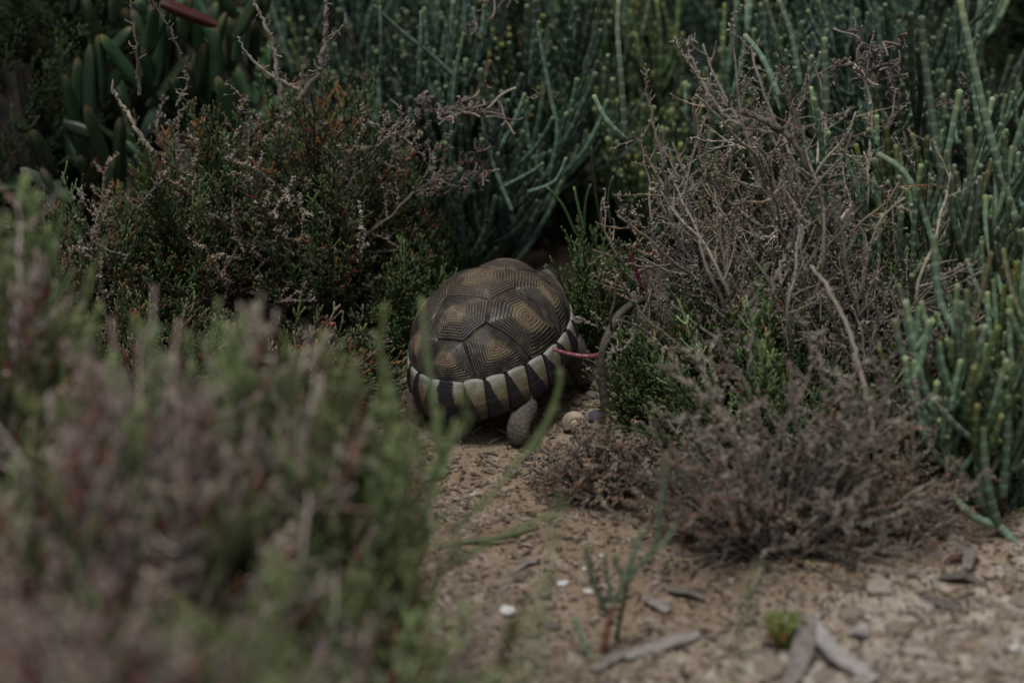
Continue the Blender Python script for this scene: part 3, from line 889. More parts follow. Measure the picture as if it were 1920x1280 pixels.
g10 = glass(1890, -.21, .40, .075, 20, 'pale glasswort plant at the right edge with its foot on bare soil', ((M_GLASSL, 5), (M_GLASSG, 1)), group='pale glasswort plants on the right', low=.4)
g11 = glass(580, .62, .45, .14, 22, 'far glasswort plant behind the ice plant leaves', ((M_GLASS, 1),))
g12 = glass(900, .75, .48, .12, 20, 'far glasswort plant in deep shade behind the hollow', ((M_GLASS, 1),))
g13 = glass(1340, .66, .48, .16, 26, 'far glasswort plant in shade behind the dead shrub', ((M_GLASS, 1),))
g14 = glass(1720, .72, .50, .18, 26, 'far glasswort plant behind the coils at top right', ((M_GLASS, 1),))
# hand placed stems
for root, pix, rr in (
        (g2, [(855, 430, .20), (845, 330, .20), (848, 200, .21), (855, 130, .22), (870, 60, .23)], .0029),
        (g2, [(960, 395, .18), (925, 310, .19), (908, 250, .19), (905, 215, .19)], .0026),
        (g2, [(1030, 330, .20), (1045, 250, .20), (1030, 170, .21), (1010, 60, .22), (1012, 40, .22)], .0029),
        (g3, [(990, 360, .16), (1040, 340, .15), (1062, 295, .15)], .0024),
        (g2, [(945, 350, .16), (1000, 320, .16), (1020, 305, .16)], .0026),
        (g2, [(915, 345, .17), (912, 420, .17), (914, 328, .165)], .0024),
        (g1, [(860, 150, .22), (800, 95, .24), (760, 65, .25), (700, 10, .26)], .0030),
        (g1, [(785, 160, .22), (788, 90, .22), (790, 20, .23)], .0031),
        (g1, [(715, 130, .24), (714, 60, .24), (712, 10, .25)], .0028),
        (g5, [(1174, 262, .14), (1160, 250, .13), (1135, 222, .125), (1113, 178, .13)], .0032),
        (g5, [(1172, 250, .14), (1165, 150, .14), (1158, 60, .15), (1160, 0, .16)], .0036),
        (g6, [(1460, 180, .16), (1430, 110, .17), (1395, 65, .18)], .0036),
        (g6, [(1480, 150, .20), (1460, 80, .2), (1435, 0, .21)], .0036),
        (g6, [(1500, 160, .18), (1485, 70, .19), (1460, 0, .2)], .0036),
        (g6, [(1550, 210, .14), (1547, 120, .14), (1546, 70, .14)], .0042),
        (g9, [(1790, 600, -.04), (1745, 440, -.03), (1700, 330, -.02), (1645, 288, -.01)], .0040),
        (g9, [(1850, 740, -.05), (1825, 560, -.04), (1770, 350, -.02), (1735, 120, 0), (1728, 30, 0)], .0046),
        (g9, [(1905, 420, -.03), (1850, 230, -.02), (1812, 60, -.01), (1800, 0, 0)], .0048),
        (g10, [(1840, 950, -.26), (1825, 760, -.24), (1800, 640, -.22), (1762, 560, -.20), (1750, 440, -.19)], .0046),
        (g10, [(1905, 1020, -.28), (1870, 985, -.28), (1830, 970, -.28), (1785, 930, -.28)], .0045),
        (g10, [(1870, 985, -.28), (1850, 900, -.28), (1842, 800, -.27)], .0050),
        (g10, [(1880, 930, -.26), (1890, 800, -.26), (1890, 740, -.26)], .0045)):
    hero(root, 'stem', pix, rr, rr * .8, M_GLASSL if root in (g5, g6, g9, g10) else M_GLASS, seg=.013)
shrub('samphire_shrub', 'branch', 'very dark shrub added to darken the hollow behind the shell', 'shrub', 'fine leaved samphire shrubs', hx(1060, .42), .42, .16, .07, .15, 90, LIB_SAM, ((M_SAMK, 1),), low=.5)  # shrub added to deepen the shade of the hollow
# withered coils hanging among them
CG = 'withered curled stems hanging in the glasswort'
for (px, py, Y, n, sc_, lab) in ((830, 215, .17, 5, 1.0, 'brown withered coils hanging left of the upright stems above the tortoise'),
                                 (760, 185, .19, 3, .8, 'thin grey curled dead stems beside the top of the left shrub'),
                                 (1025, 180, .17, 2, .35, 'small pale withered tuft caught on a stem above the dark hollow'),
                                 (870, 350, .16, 3, .8, 'curled dead stem just above and behind the shell'),
                                 (1630, 110, .16, 6, 1.0, 'tangled brown coils hanging among the stems at top right'),
                                 (1670, 160, .18, 4, .9, 'lower brown coils hanging at top right near the dead twigs'),
                                 (910, 50, .22, 3, .8, 'brown looped dead stem at the top centre edge'),
                                 (1820, 170, .2, 3, .7, 'small pale dead tuft in the top right glasswort')):
    c = at(px, py, Y)
    e = empty('withered_stem', c, lab, 'dead stem', CG)
    for k in range(n):
        L, me = rng.choice([(l, m) for l, ms in LIB_COIL for m in ms])
        link('branch', me, e, M_DEADK, align(Vector((rng.gauss(0, .012), rng.gauss(0, .012), rng.gauss(0, .012))), (rng.gauss(0, 1), rng.gauss(0, 1), rng.uniform(-1, .6)), sc_, 1.0))

# ------------------------------------------------------------------ left: ice plant, stump, dark bush, reddish shrub
ice = [empty('ice_plant', (hx(px, Y), Y, hfun(hx(px, Y), Y)), lab, 'ice plant', 'ice plants at the top left')
       for px, Y, lab in ((210, .38, 'ice plant with smooth thick green fingers standing left of the grey twigs'), (400, .46, 'ice plant with upright blue green fingers behind the grey twigs and one red leaf'), (60, .30, 'low ice plant with horizontal leaves beside the dark stump'))]
leafspec = [
    (0, (190, 190), (188, 75), .30, M_ICE), (0, (175, 300), (165, 75), .31, M_ICE), (0, (210, 330), (180, 190), .27, M_ICE), (0, (250, 290), (170, 215), .28, M_ICE),
    (0, (160, 300), (155, 130), .33, M_ICE), (0, (230, 350), (240, 210), .26, M_ICE), (0, (200, 420), (225, 280), .24, M_ICE), (0, (120, 230), (215, 260), .30, M_ICE), 
    (1, (300, 5), (402, 48), .28, M_ICEB), (1, (405, 170), (428, 65), .30, M_ICE), (1, (360, 200), (350, 70), .32, M_ICE), (1, (385, 120), (390, 0), .33, M_ICE),
    (1, (340, 140), (320, 20), .34, M_ICE), (1, (440, 250), (440, 140), .26, M_ICE), (1, (370, 190), (415, 30), .33, M_ICE), (1, (330, 100), (345, 0), .36, M_ICE), (1, (300, 190), (290, 60), .35, M_ICE),
    (1, (470, 130), (450, 20), .37, M_ICE), (1, (420, 260), (380, 180), .33, M_ICE),
    (2, (105, 325), (72, 230), .24, M_ICE), (2, (115, 345), (-20, 338), .27, M_ICE), (2, (130, 375), (28, 358), .20, M_ICEG), (2, (110, 520), (70, 420), .18, M_ICE), (2, (60, 560), (90, 470), .15, M_ICEG), (2, (140, 430), (95, 300), .22, M_ICE), (2, (160, 520), (128, 440), .17, M_ICE)]
for gi, a, b, Y, m in leafspec:
    p = at(a[0], a[1], Y + .01); q = at(b[0], b[1], Y - .01)
    link('leaf', rng.choice(LIB_LEAF[0][1]), ice[gi], m, align(p - ice[gi].location, q - p, (q - p).length, .07, thick=1.05))
for k in range(120):
    gi = rng.choice((0, 1, 1)); Y = rng.uniform(.30, .50)
    p = at(rng.uniform(100, 490), rng.uniform(20, 420), Y) ; d = Vector((rng.gauss(0, .35), rng.gauss(-.2, .3), 1))
    link('leaf', rng.choice(LIB_LEAF[0][1]), ice[gi], M_ICE, align(p - ice[gi].location, d, rng.uniform(.05, .08), .07, thick=1.05))
# stump
e = at(62, 335, .33); e0 = empty('tree_stump', (e.x, e.y, hfun(e.x, e.y)), 'dark grey ridged woody stump in shade at the left edge', 'stump')
V = []; K = 40
for i_ in range(12):
    for j_ in range(K):
        a = j_ * 2 * math.pi / K
        rr = .017 * (1 + .20 * math.sin(5 * a + i_ * .15) + .15 * math.sin(11 * a + 1 + i_ * .1)) * (1.25 - .02 * i_)
        V.append((rr * math.cos(a) + i_ * -.0015, rr * math.sin(a), i_ * .022))
i_ = np.arange(11)[:, None] * K; j_ = np.arange(K)[None, :]
f = np.stack([i_ + j_, i_ + (j_ + 1) % K, i_ + K + (j_ + 1) % K, i_ + K + j_], -1).reshape(-1, 4)
mb = MB(); mb.add(V, f); link('trunk', mb.mesh('trunk', M_BARK), e0)
SG = 'fine leaved samphire shrubs'
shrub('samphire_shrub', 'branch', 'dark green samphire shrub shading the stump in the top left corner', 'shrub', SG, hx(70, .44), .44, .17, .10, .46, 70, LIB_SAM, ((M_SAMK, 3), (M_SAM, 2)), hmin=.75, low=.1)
# shrub with red tips left of the tortoise: three plants
l1 = shrub('samphire_shrub', 'branch', 'dull green samphire shrub with red tips and grey bare twigs left of the glasswort', 'shrub', SG, hx(620, .18), .18, .13, .12, .31, 140, LIB_SAM, ((M_SAMD, 5), (M_SAM, 2)), low=.3)
l2 = shrub('samphire_shrub', 'branch', 'dark samphire shrub with orange specks in front of the ice plant', 'shrub', SG, hx(390, .16), .16, .13, .12, .285, 150, LIB_SAM, ((M_SAMD, 4), (M_SAM, 3)), low=.3)
l3 = shrub('samphire_shrub', 'branch', 'low dark samphire shrub with brown litter beneath the left end leaves', 'shrub', SG, hx(190, .12), .12, .12, .11, .22, 100, LIB_SAM, ((M_SAMD, 4), (M_SAM, 2)), low=.35)
l4 = shrub('samphire_shrub', 'branch', 'bright green beaded samphire bush touching the left side of the shell', 'shrub', SG, hx(765, .13), .13, .055, .08, .15, 70, LIB_SAM, ((M_SAM, 1),), low=.45)
l5 = shrub('samphire_shrub', 'branch', 'shaded samphire bush just behind the shell', 'shrub', SG, hx(810, .22), .22, .06, .05, .13, 50, LIB_SAM, ((M_SAM, 1),), low=.3)
l6 = shrub('samphire_shrub', 'branch', 'low dark shrub with brown dead bits between the blurred bushes and the red tipped shrub', 'shrub', SG, hx(520, -.02), -.02, .15, .08, .13, 110, LIB_SAM, ((M_SAMD, 4), (M_SAM, 1), (M_DEADR, 1)), low=.45)
l7 = shrub('samphire_shrub', 'branch', 'low dark shrub with dead bits at the left between blurred bushes and grey tangle', 'shrub', SG, hx(250, -.02), -.02, .14, .08, .15, 100, LIB_SAM, ((M_SAMD, 4), (M_SAM, 1), (M_DEADR, 1)), low=.45)
l8 = shrub('samphire_shrub', 'branch', 'green samphire plant standing low beside the left rim of the shell', 'shrub', SG, hx(690, .0), .0, .035, .05, .09, 36, LIB_SAM, ((M_SAM, 4), (M_SAMD, 2)), low=.45)
# dead twigs inside them
for (px, Y, rx, h, n, lab) in ((300, .16, .10, .30, 9, 'bare grey dead twigs rising in front of the ice plant leaves'),
                               (570, .20, .10, .34, 10, 'tall grey forked dead twigs at the top of the left shrub'),
                               (600, .10, .09, .16, 9, 'grey tangle of dead twigs low in the left shrub'),
                               (250, .08, .09, .15, 10, 'brown dead tangle low at the left under the ice plant')):
    shrub('dead_shrub', 'branch', lab, 'dead shrub', 'dead twigs among the left shrubs', hx(px, Y), Y, rx, rx * .7, h, n, LIB_DEAD, ((M_DEAD, 1),), low=.15, hmin=.8)
for pix, rr in (([(285, 285, .10), (250, 230, .10), (225, 190, .11), (210, 165, .11)], .0026),
                ([(262, 180, .12), (255, 90, .12), (245, 0, .13)], .0022),
                ([(350, 150, .12), (325, 70, .12), (300, 25, .13), (280, 0, .13)], .0017),
                ([(330, 200, .11), (350, 160, .11), (352, 140, .11)], .0016),
                ([(530, 190, .12), (510, 80, .12), (475, 0, .12)], .0028),
                ([(600, 130, .11), (610, 70, .11), (612, 0, .11)], .0032),
                ([(610, 80, .11), (640, 55, .11), (650, 40, .11)], .0018),
                ([(560, 170, .12), (480, 120, .12), (445, 70, .12)], .0020),
                ([(560, 190, .12), (600, 130, .11), (612, 105, .11)], .0030),
                ([(255, 400, .08), (290, 350, .08), (300, 330, .08)], .0015)):
    root = l2 if pix[0][0] < 400 else l1
    hero(root, 'dead_twig', pix, rr, rr * .5, M_DEAD, 'bare', sides=6, wig=.0008, kn=14, label='bare pale grey twig')

# ------------------------------------------------------------------ right of the tortoise
r1 = shrub('samphire_shrub', 'branch', 'bright green beaded samphire bush touching the right side of the shell', 'shrub', SG, hx(1130, .12), .12, .055, .06, .17, 60, LIB_SAM, ((M_SAM, 1),), low=.35)
r2 = shrub('samphire_shrub', 'branch', 'green samphire bush with red stems right of the curved grey root', 'shrub', SG, hx(1260, -.05), -.05, .070, .075, .145, 130, LIB_SAM, ((M_SAM, 6), (M_SAMD, 1)), low=.45)
r3 = shrub('samphire_shrub', 'branch', 'dark green samphire bush inside the dead grey shrub', 'shrub', SG, hx(1420, -.03), -.03, .11, .10, .19, 130, LIB_SAM, ((M_SAM, 5), (M_SAMD, 2)), low=.35)
r4 = shrub('samphire_shrub', 'branch', 'dark samphire bush behind the pale glasswort stems on the right', 'shrub', SG, hx(1640, -.02), -.02, .12, .10, .21, 120, LIB_SAM, ((M_SAM, 5), (M_SAMD, 2)), low=.3)
r5 = shrub('samphire_shrub', 'branch', 'low green samphire bush at the foot of the right edge glasswort', 'shrub', SG, hx(1830, -.14), -.14, .09, .07, .12, 80, LIB_SAM, ((M_SAM, 1),), low=.4)
r6 = shrub('samphire_shrub', 'branch', 'dark green samphire bush behind the dead grey shrub below the top glasswort', 'shrub', SG, hx(1430, .26), .26, .09, .09, .24, 80, LIB_SAM, ((M_SAM, 5), (M_SAMD, 1)), low=.2)
for pix, rr in (([(1080, 440, .13), (1055, 385, .13), (1025, 350, .13)], .0019), ([(1130, 440, .13), (1115, 350, .13), (1108, 275, .13)], .0020),
                ([(1108, 345, .13), (1098, 380, .13), (1095, 440, .13)], .0019), ([(1095, 430, .13), (1085, 390, .13), (1076, 350, .13)], .0018),
                ([(1145, 420, .13), (1140, 370, .13), (1150, 330, .13)], .0018)):
    hero(r1, 'branch', pix, rr, rr * .9, M_SAM, 'fine', seg=.0055, sides=6)
DG = 'dead grey brown shrubs on the right'
d1 = shrub('dead_shrub', 'branch', 'large dead grey brown shrub of knotty twigs reaching up into the right glasswort', 'dead shrub', DG, hx(1490, -.04), -.04, .20, .12, .34, 56, LIB_DEADL, ((M_DEAD, 6), (M_DEADR, 1)), low=.2, core=.3)
d2 = shrub('dead_shrub', 'branch', 'dead grey brown shrub in front with its foot on the sand right of centre', 'dead shrub', DG, hx(1460, -.26, .03), -.30, .165, .11,   .26, 84, LIB_DEADL + LIB_DEADB, ((M_DEAD, 4), (M_DEADR, 1), (M_DEADP, 2)), low=.28, core=.2, hmin=.4, jit=.16)
d3 = shrub('dead_shrub', 'branch', 'low reddish brown dead shrub right of the tortoise foot', 'dead shrub', DG, hx(1130, -.185, .02), -.185, .072, .055, .086, 170, LIB_DEADB, ((M_DEADR, 4), (M_DEAD, 2)), low=.5, core=.2)
d4 = shrub('dead_shrub', 'branch', 'dead brown shrub with bushy knots left of the large one, beside the green bush', 'dead shrub', DG, hx(1330, .04), .04, .08, .06, .28, 50, LIB_DEADB, ((M_DEAD, 3), (M_DEADR, 1)), low=.2, core=.25)
d5 = shrub('dead_shrub', 'branch', 'dead grey shrub leaning toward the pale glasswort on the right', 'dead shrub', DG, hx(1660, -.14, .05), -.14, .10, .09, .24, 40, LIB_DEADL, ((M_DEAD, 3), (M_DEADR, 1)), low=.3, core=.25)
for root, pix, rr in (
        (d1, [(1640, 700, -.02), (1580, 480, 0), (1540, 370, 0), (1500, 280, .0), (1450, 235, 0), (1390, 210, 0)], .0048),
        (d1, [(1450, 250, .0), (1370, 225, .01), (1300, 130, .03), (1265, 70, .04)], .0024),
        (d1, [(1500, 270, .0), (1480, 180, .02), (1465, 125, .03)], .0026),
        (d1, [(1330, 230, .03), (1320, 170, .03), (1290, 90, .04), (1302, 75, .04)], .0020),
        (d1, [(1450, 500, .0), (1480, 420, .0), (1500, 360, .0)], .0030),
        (d1, [(1590, 560, -.03), (1570, 640, -.04), (1620, 760, -.05)], .0028),
        (d1, [(1440, 620, -.05), (1455, 520, -.05), (1490, 440, -.04), (1500, 400, -.04)], .0032),
        (d2, [(1395, 960, -.25), (1410, 900, -.26), (1480, 850, -.27), (1560, 810, -.28), (1600, 745, -.28)], .0026),
        (d2, [(1340, 870, -.16), (1300, 760, -.14), (1260, 670, -.12)], .0030),
        (d2, [(1310, 870, -.2), (1265, 810, -.2), (1228, 760, -.2)], .0024),
        (d2, [(1350, 1030, -.30), (1300, 1000, -.30), (1265, 962, -.30)], .0030),
        (d2, [(1400, 850, -.18), (1405, 700, -.16), (1415, 560, -.14), (1415, 530, -.14)], .0030),
        (d2, [(1600, 1000, -.26), (1640, 880, -.24), (1625, 740, -.22), (1580, 590, -.18), (1520, 500, -.15)], .0034),
        (d2, [(1610, 720, -.22), (1560, 700, -.22), (1530, 690, -.22)], .0020),
        (d2, [(1640, 700, -.22), (1700, 650, -.22), (1760, 640, -.22)], .0020),
        (d4, [(1260, 420, .02), (1240, 300, .02), (1215, 190, .03), (1210, 120, .03)], .0020),
        (d4, [(1290, 540, 0), (1350, 520, 0), (1385, 480, 0)], .0018)):
    hero(root, 'branch', pix, rr, rr * .55, M_DEAD, 'bare', sides=7, wig=.0010, kn=30)

d6 = shrub('dead_shrub', 'branch', 'low brown dead shrub between the reddish brown tuft and the front dead shrub', 'dead shrub', DG, hx(1290, -.25, .02), -.25, .065, .05, .10, 64, LIB_DEADB, ((M_DEADR, 2), (M_DEAD, 2)), low=.5, core=.2)
d7 = shrub('dead_shrub', 'branch', 'spreading low dead shrub between the front dead shrub and the right edge glasswort', 'dead shrub', DG, hx(1660, -.30, .02), -.28, .10, .06, .15, 70, LIB_DEADB, ((M_DEADR, 1), (M_DEAD, 3)), low=.5, core=.2)
st = shrub('samphire_shrub', 'branch', 'sparse green samphire stems poking through the dead shrub on the right', 'shrub', SG, hx(1450, -.14), -.14, .16, .08, .20, 100, LIB_SAM, ((M_SAM, 2), (M_SAMB, 1)), low=.3, hmin=.5, jit=.12)
d8 = shrub('dead_shrub', 'branch', 'tall open dead shrub of long pale twigs in front of the upper right glasswort', 'dead shrub', DG, hx(1470, .10), .10, .19, .10, .42, 34, LIB_DEADL, ((M_DEADP, 1),), low=.0, core=.35, hmin=.7, jit=.12)
d9 = shrub('dead_shrub', 'branch', 'open dead shrub of pale twigs crossing the pale glasswort on the right', 'dead shrub', DG, hx(1680, -.05), -.05, .13, .10, .34, 26, LIB_DEADL, ((M_DEADP, 1),), low=.1, core=.35, hmin=.6, jit=.14)
for rt_, n_, rx_, h_ in ((l1, 26, .12, .33), (l2, 24, .13, .28), (l3, 18, .11, .22)):
    shrub('', 'dead_branch', '', '', '', rt_.location.x, rt_.location.y, rx_, rx_ * .9, h_, n_, LIB_DEADL + LIB_DEADB, ((M_DEADP, 2), (M_DEADR, 1)), root=rt_, hmin=.75, low=.25, jit=.12)
# curved grey root and red stem beside the shell
e = at(1142, 806, -.08)
rt = empty('woody_root', (e.x, e.y, hfun(e.x, e.y)), 'thick curved grey woody root standing just right of the tortoise', 'root')
P = [(1142, 806, -.08), (1134, 755, -.08), (1128, 700, -.08), (1132, 650, -.08), (1146, 615, -.07), (1162, 588, -.05), (1190, 568, -.02), (1225, 560, .03)]
hero(rt, 'root_stem', P, .0044, .0034, M_ROOT, 'root', sides=12)
hero(rt, 'side_twig', [(1130, 690, -.08), (1150, 660, -.085), (1175, 650, -.09), (1190, 620, -.09)], .0018, .0008, M_DEAD, 'bare', sides=5, wig=.0012, kn=12)
hero(rt, 'side_twig', [(1128, 720, -.08), (1112, 700, -.09), (1100, 690, -.10)], .0014, .0006, M_DEAD, 'bare', sides=5, wig=.001, kn=6)
hero(rt, 'side_twig', [(1146, 618, -.075), (1145, 590, -.08), (1152, 565, -.08), (1155, 520, -.08)], .0018, .0012, M_DEADR, 'fine', seg=.006, label='thin orange brown twig')
e = at(1080, 663, -.015)
rs = empty('red_stem', e, 'glossy bright red jointed stem lying across from the shell rim to the grey root', 'stem')
hero(rs, 'red_shoot', [(1130, 664, -.075), (1105, 668, -.070), (1070, 664, -.066), (1036, 654, -.063)], .0030, .0018, M_RED, 'fat', seg=.0075)
e = at(1190, 490, .02)
rs2 = empty('red_stem', e, 'thin dark red upright stem among green and dead twigs above the grey root', 'stem')
hero(rs2, 'red_shoot', [(1205, 545, .0), (1190, 500, .0), (1180, 475, .0)], .0022, .0018, M_REDD, 'fat', seg=.0075)
hero(rs2, 'red_shoot', [(1228, 600, .04), (1215, 560, .04), (1208, 525, .04)], .0018, .0015, M_REDD, 'fat', seg=.0075)
e = at(600, 660, .04)
rs3 = empty('red_stem', e, 'small bent dark red shoot in the shade left of the shell', 'stem')
hero(rs3, 'red_shoot', [(590, 680, .04), (600, 672, .04), (606, 655, .04)], .0028, .0022, M_REDD, 'fat', seg=.006)
hero(rs3, 'red_shoot', [(602, 606, .04), (630, 608, .04)], .0028, .0022, M_REDD, 'fat', seg=.006)

# ------------------------------------------------------------------ far backdrop shrubs
for k, (px, Y, rx, h, lab) in enumerate(((150, .75, .22, .5, 'dark shrub far behind the ice plants'), (700, .95, .26, .5, 'dark shrub far behind the left glasswort'), (1150, 1.0, .26, .5, 'dark shrub far behind the dark hollow'),
                                         (1600, 1.0, .26, .52, 'dark shrub far behind the top right coils'), (2050, .6, .25, .5, 'dark shrub beyond the right edge of the glasswort'), (-150, .35, .2, .42, 'dark shrub beyond the stump at the left edge'))):
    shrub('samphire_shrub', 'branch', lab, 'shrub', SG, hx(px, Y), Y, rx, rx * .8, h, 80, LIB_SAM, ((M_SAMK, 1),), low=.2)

# ------------------------------------------------------------------ foreground bushes, out of focus
FG = 'blurred samphire shrubs in the foreground'
def fg(label, px, Y, rx, ry, h, n, mats, lib=None, **kw):
    kw.setdefault('hmin', .8); kw.setdefault('low', .3)
    pale = kw.pop('pale', 14)
    q = shrub('samphire_shrub', 'branch', label, 'shrub', FG, hx(px, Y, h * .6), Y, rx, ry, h, n, lib or LIB_SAMF, mats, **kw)
    shrub('', 'dead_branch', '', '', '', q.location.x, q.location.y, rx, ry, h * 1.02, pale, LIB_DEADL, ((M_PALE, 1),), root=q, hmin=.85, low=.1)
fg('blurred green samphire shrub at the left edge, taller than the withered one', 10, -.50, .085, .10, .43, 90, ((M_SAMB, 6), (M_PINK, 1)))
fg('blurred withered pinkish grey shrub in the left foreground', 210, -.74, .13, .13, .385, 130, ((M_PINK, 6), (M_SAMB, 2)), pale=40)
fg('blurred mixed green and grey shrub in front of the red tipped one', 420, -.64, .12, .11, .385, 120, ((M_SAMB, 8), (M_PINK, 3)), pale=26)
fg('blurred upright green shrub nearest the tortoise on its left', 625, -.64, .065, .09, .37, 85, ((M_SAMB, 12), (M_PINK, 1)), pale=3, hmin=.6)
fg('blurred reddish brown withered shrub in the bottom left corner', 120, -1.08, .17, .12, .38, 140, ((M_PINK, 7), (M_SAMB, 2)), pale=36)
fg('blurred grey green shrub at the bottom left of centre', 450, -1.05, .14, .12, .36, 140, ((M_PINK, 4), (M_SAMB, 8)))
fg('blurred thin green shrub spreading over the sand below the tortoise', 690, -.82, .10, .11, .25, 44, ((M_SAMB, 7), (M_PINK, 1)), hmin=.6, low=.35, pale=3)
fg('blurred wispy green sprigs at the right end of the foreground bushes', 790, -.70, .085, .08, .26, 16, ((M_SAMB, 1),), hmin=.45, low=.2, pale=1, jit=.2)
e = gnd(950, 1290)
f8 = empty('samphire_sprig', (hx(960, -.9, .2), -.9, 0), 'very blurred thin grey green stems rising in front of the sand', 'sprig')
for pix in ([(1000, 1330, -.95), (1020, 1150, -.93), (1040, 980, -.92), (1055, 930, -.92)], [(960, 1330, -.95), (985, 1200, -.93), (1010, 1080, -.92)],
            [(1380, 1330, -.85), (1390, 1160, -.85), (1425, 1050, -.85)]):
    hero(f8, 'stem', pix, .0026, .0022, M_SAMB, 'fine', seg=.007, sides=6)
f9 = empty('samphire_sprig', (hx(800, -.55, .1), -.55, 0), 'blurred green shoots crossing in front of the tortoise shell and sand', 'sprig')
for pix in ([(830, 900, -.55), (815, 780, -.55), (800, 660, -.55), (790, 560, -.55)], [(840, 1000, -.6), (900, 950, -.58), (960, 880, -.56), (1020, 800, -.54), (1045, 760, -.54)],
            [(850, 1060, -.62), (930, 1010, -.62), (1040, 960, -.62)], [(730, 900, -.5), (715, 700, -.5), (722, 570, -.5)], [(750, 900, -.5), (742, 760, -.5), (700, 620, -.5)],
            [(1000, 850, -.5), (1045, 740, -.5), (1050, 690, -.5)]):
    P = np.array([at(*q)[:] for q in pix])
    hero(f9, 'stem', pix, .0030, .0024, M_SAMB, 'fine', seg=.008, sides=6)

# seedling of blue green stems
b = gnd(1130, 1215)
sd = empty('seedling', (b.x, b.y, hfun(b.x, b.y)), 'blue green jointed seedling with an orange red base rising from the sand', 'seedling')
Y0 = b.y
for pix, rr, mt in (([(1133, 1220, Y0), (1145, 1150, Y0), (1175, 1085, Y0), (1225, 1030, Y0), (1238, 960, Y0), (1250, 850, Y0)], .0030, M_GLASSL),
                    ([(1150, 1170, Y0), (1112, 1090, Y0 - .01), (1098, 1020, Y0 - .01)], .0026, M_GLASSL), ([(1115, 1250, Y0 - .01), (1088, 1190, Y0 - .01), (1078, 1155, Y0 - .01)], .0026, M_GLASSL),
                    ([(1165, 1100, Y0), (1188, 1040, Y0), (1208, 990, Y0)], .0030, M_GLASSL), ([(1150, 1140, Y0), (1138, 1080, Y0), (1134, 1035, Y0)], .0022, M_GLASSL),
                    ([(1175, 1090, Y0), (1155, 1060, Y0), (1152, 1040, Y0)], .0024, M_GLASSL), ([(1220, 1040, Y0), (1255, 1005, Y0), (1262, 980, Y0)], .0024, M_GLASSL),
                    ([(1155, 1200, Y0 + .01), (1165, 1150, Y0 + .01), (1180, 1080, Y0 + .01)], .0022, M_GLASSG)):
    hero(sd, 'stem', pix, rr, rr * .8, mt, seg=.012)
M_ORANGE = m_plant('seedling_base', (.16, .045, .025), (.20, .085, .035), (.13, .14, .06), (.25, .12, .05), (.3, .05, .02), .05, rough=.4)
hero(sd, 'root_stem', [(1131, 1222, Y0 - .004), (1140, 1170, Y0 - .004), (1152, 1130, Y0 - .004)], .0032, .0028, M_ORANGE, 'fat', seg=.011, label='orange red stem base')

# small yellow green plant
b = gnd(1470, 1225)
yg = shrub('small_herb', 'sprig', 'tiny yellow green herb beside the pale driftwood', 'herb', None, b.x, b.y, .018, .014, .034, 26, [(.03, [gen_samphire(.03, 950 + k, r=.0013, seg=.004, dens=.007, side=.5, bare=.1) for k in range(3)])], (( m_plant('herb_green', (.14, .10, .05), (.14, .19, .04), (.22, .26, .06), (.2, .2, .06), (.3, .1, .04), .08), 1),), low=.3)
b = gnd(1530, 960)
wf = shrub('flowering_herb', 'sprig', 'small green herb with two tiny white flowers under the dead shrub', 'herb', None, b.x, b.y - .05, .03, .02, .05, 12, [(.03, [gen_samphire(.03, 960 + k, r=.0013, seg=.004, dens=.007, side=.5, bare=.1) for k in range(2)])], ((M_SAMB, 1),), low=.3)
fl_me = rock_mesh('flower', M_WHITE, 51, .6, 1, .4, True)
for (px, py) in ((1510, 925), (1540, 948), (1478, 972)):
    p = at(px, py, -.30)
    link('flower', fl_me, wf, None, Matrix.Translation(p - wf.location) @ Matrix.Diagonal((.005, .005, .005, 1)))

# ------------------------------------------------------------------ loose things on the ground
def rock(name, label, cat, px, py, s, mat, seed, flat=.6, group=None, rot=0, sub=3, smooth=True, rough=.15, z=None):
    p = gnd(px, py); o = link(name, rock_mesh(name, mat, seed, flat, sub, rough, smooth))
    o.location = (p.x, p.y, hfun(p.x, p.y) + s[2] * .3 if z is None else z); o.scale = (s[0], s[1], s[2]); o.rotation_euler = (0, 0, rot)
    return tag(o, label, cat, group)
rock('pebble', 'smooth dark violet grey pebble right of the tortoise foot', 'pebble', 1118, 792, (.016, .016, .018), M_PEB, 61, .75)
for k, (px, py, s, lab) in enumerate(((952, 1138, .013, 'largest bright white shell fragment on the sand, left of the seedling'), (1130, 1036, .006, 'small round white shell above the seedling'),
                                      (1096, 1058, .005, 'tiny white shell beside the tips of the seedling'), (1102, 1108, .008, 'pale shell flake left of the seedling'), (1055, 1088, .010, 'whitish flat flake between the blurred stems and the seedling'),
                                      (902, 1015, .004, 'white speck on the yellow green leaf'), (1625, 1176, .005, 'white pebble on the pale crust right of the dead shrub'), (1900, 1246, .010, 'white shell piece in the bottom right corner'))):
    rock('shell_fragment', lab, 'shell', px, py, (s * 1.1, s, s * .7), M_WHITE, 70 + k, .7, 'white shell fragments on the sand', k, 2, False, .4)
for k, (px, py, s, lab) in enumerate(((1035, 1165, .012, 'dark grey stone left of the seedling'), (1022, 1110, .012, 'grey stone left of the whitish flake'), (1000, 800, .006, 'small stone beside the tortoise foot'), 
                                      (1098, 720, .012, 'brown stone in shade under the red stem'), (1110, 745, .012, 'greyish stone between tortoise and root'), (1082, 760, .010, 'small brown stone above the snail shell'))):
    rock('stone', lab, 'stone', px, py, (s * 1.2, s, s * .8), M_STONE, 90 + k, .7, 'stones on the sand', k * 1.3, 2, False, .35)
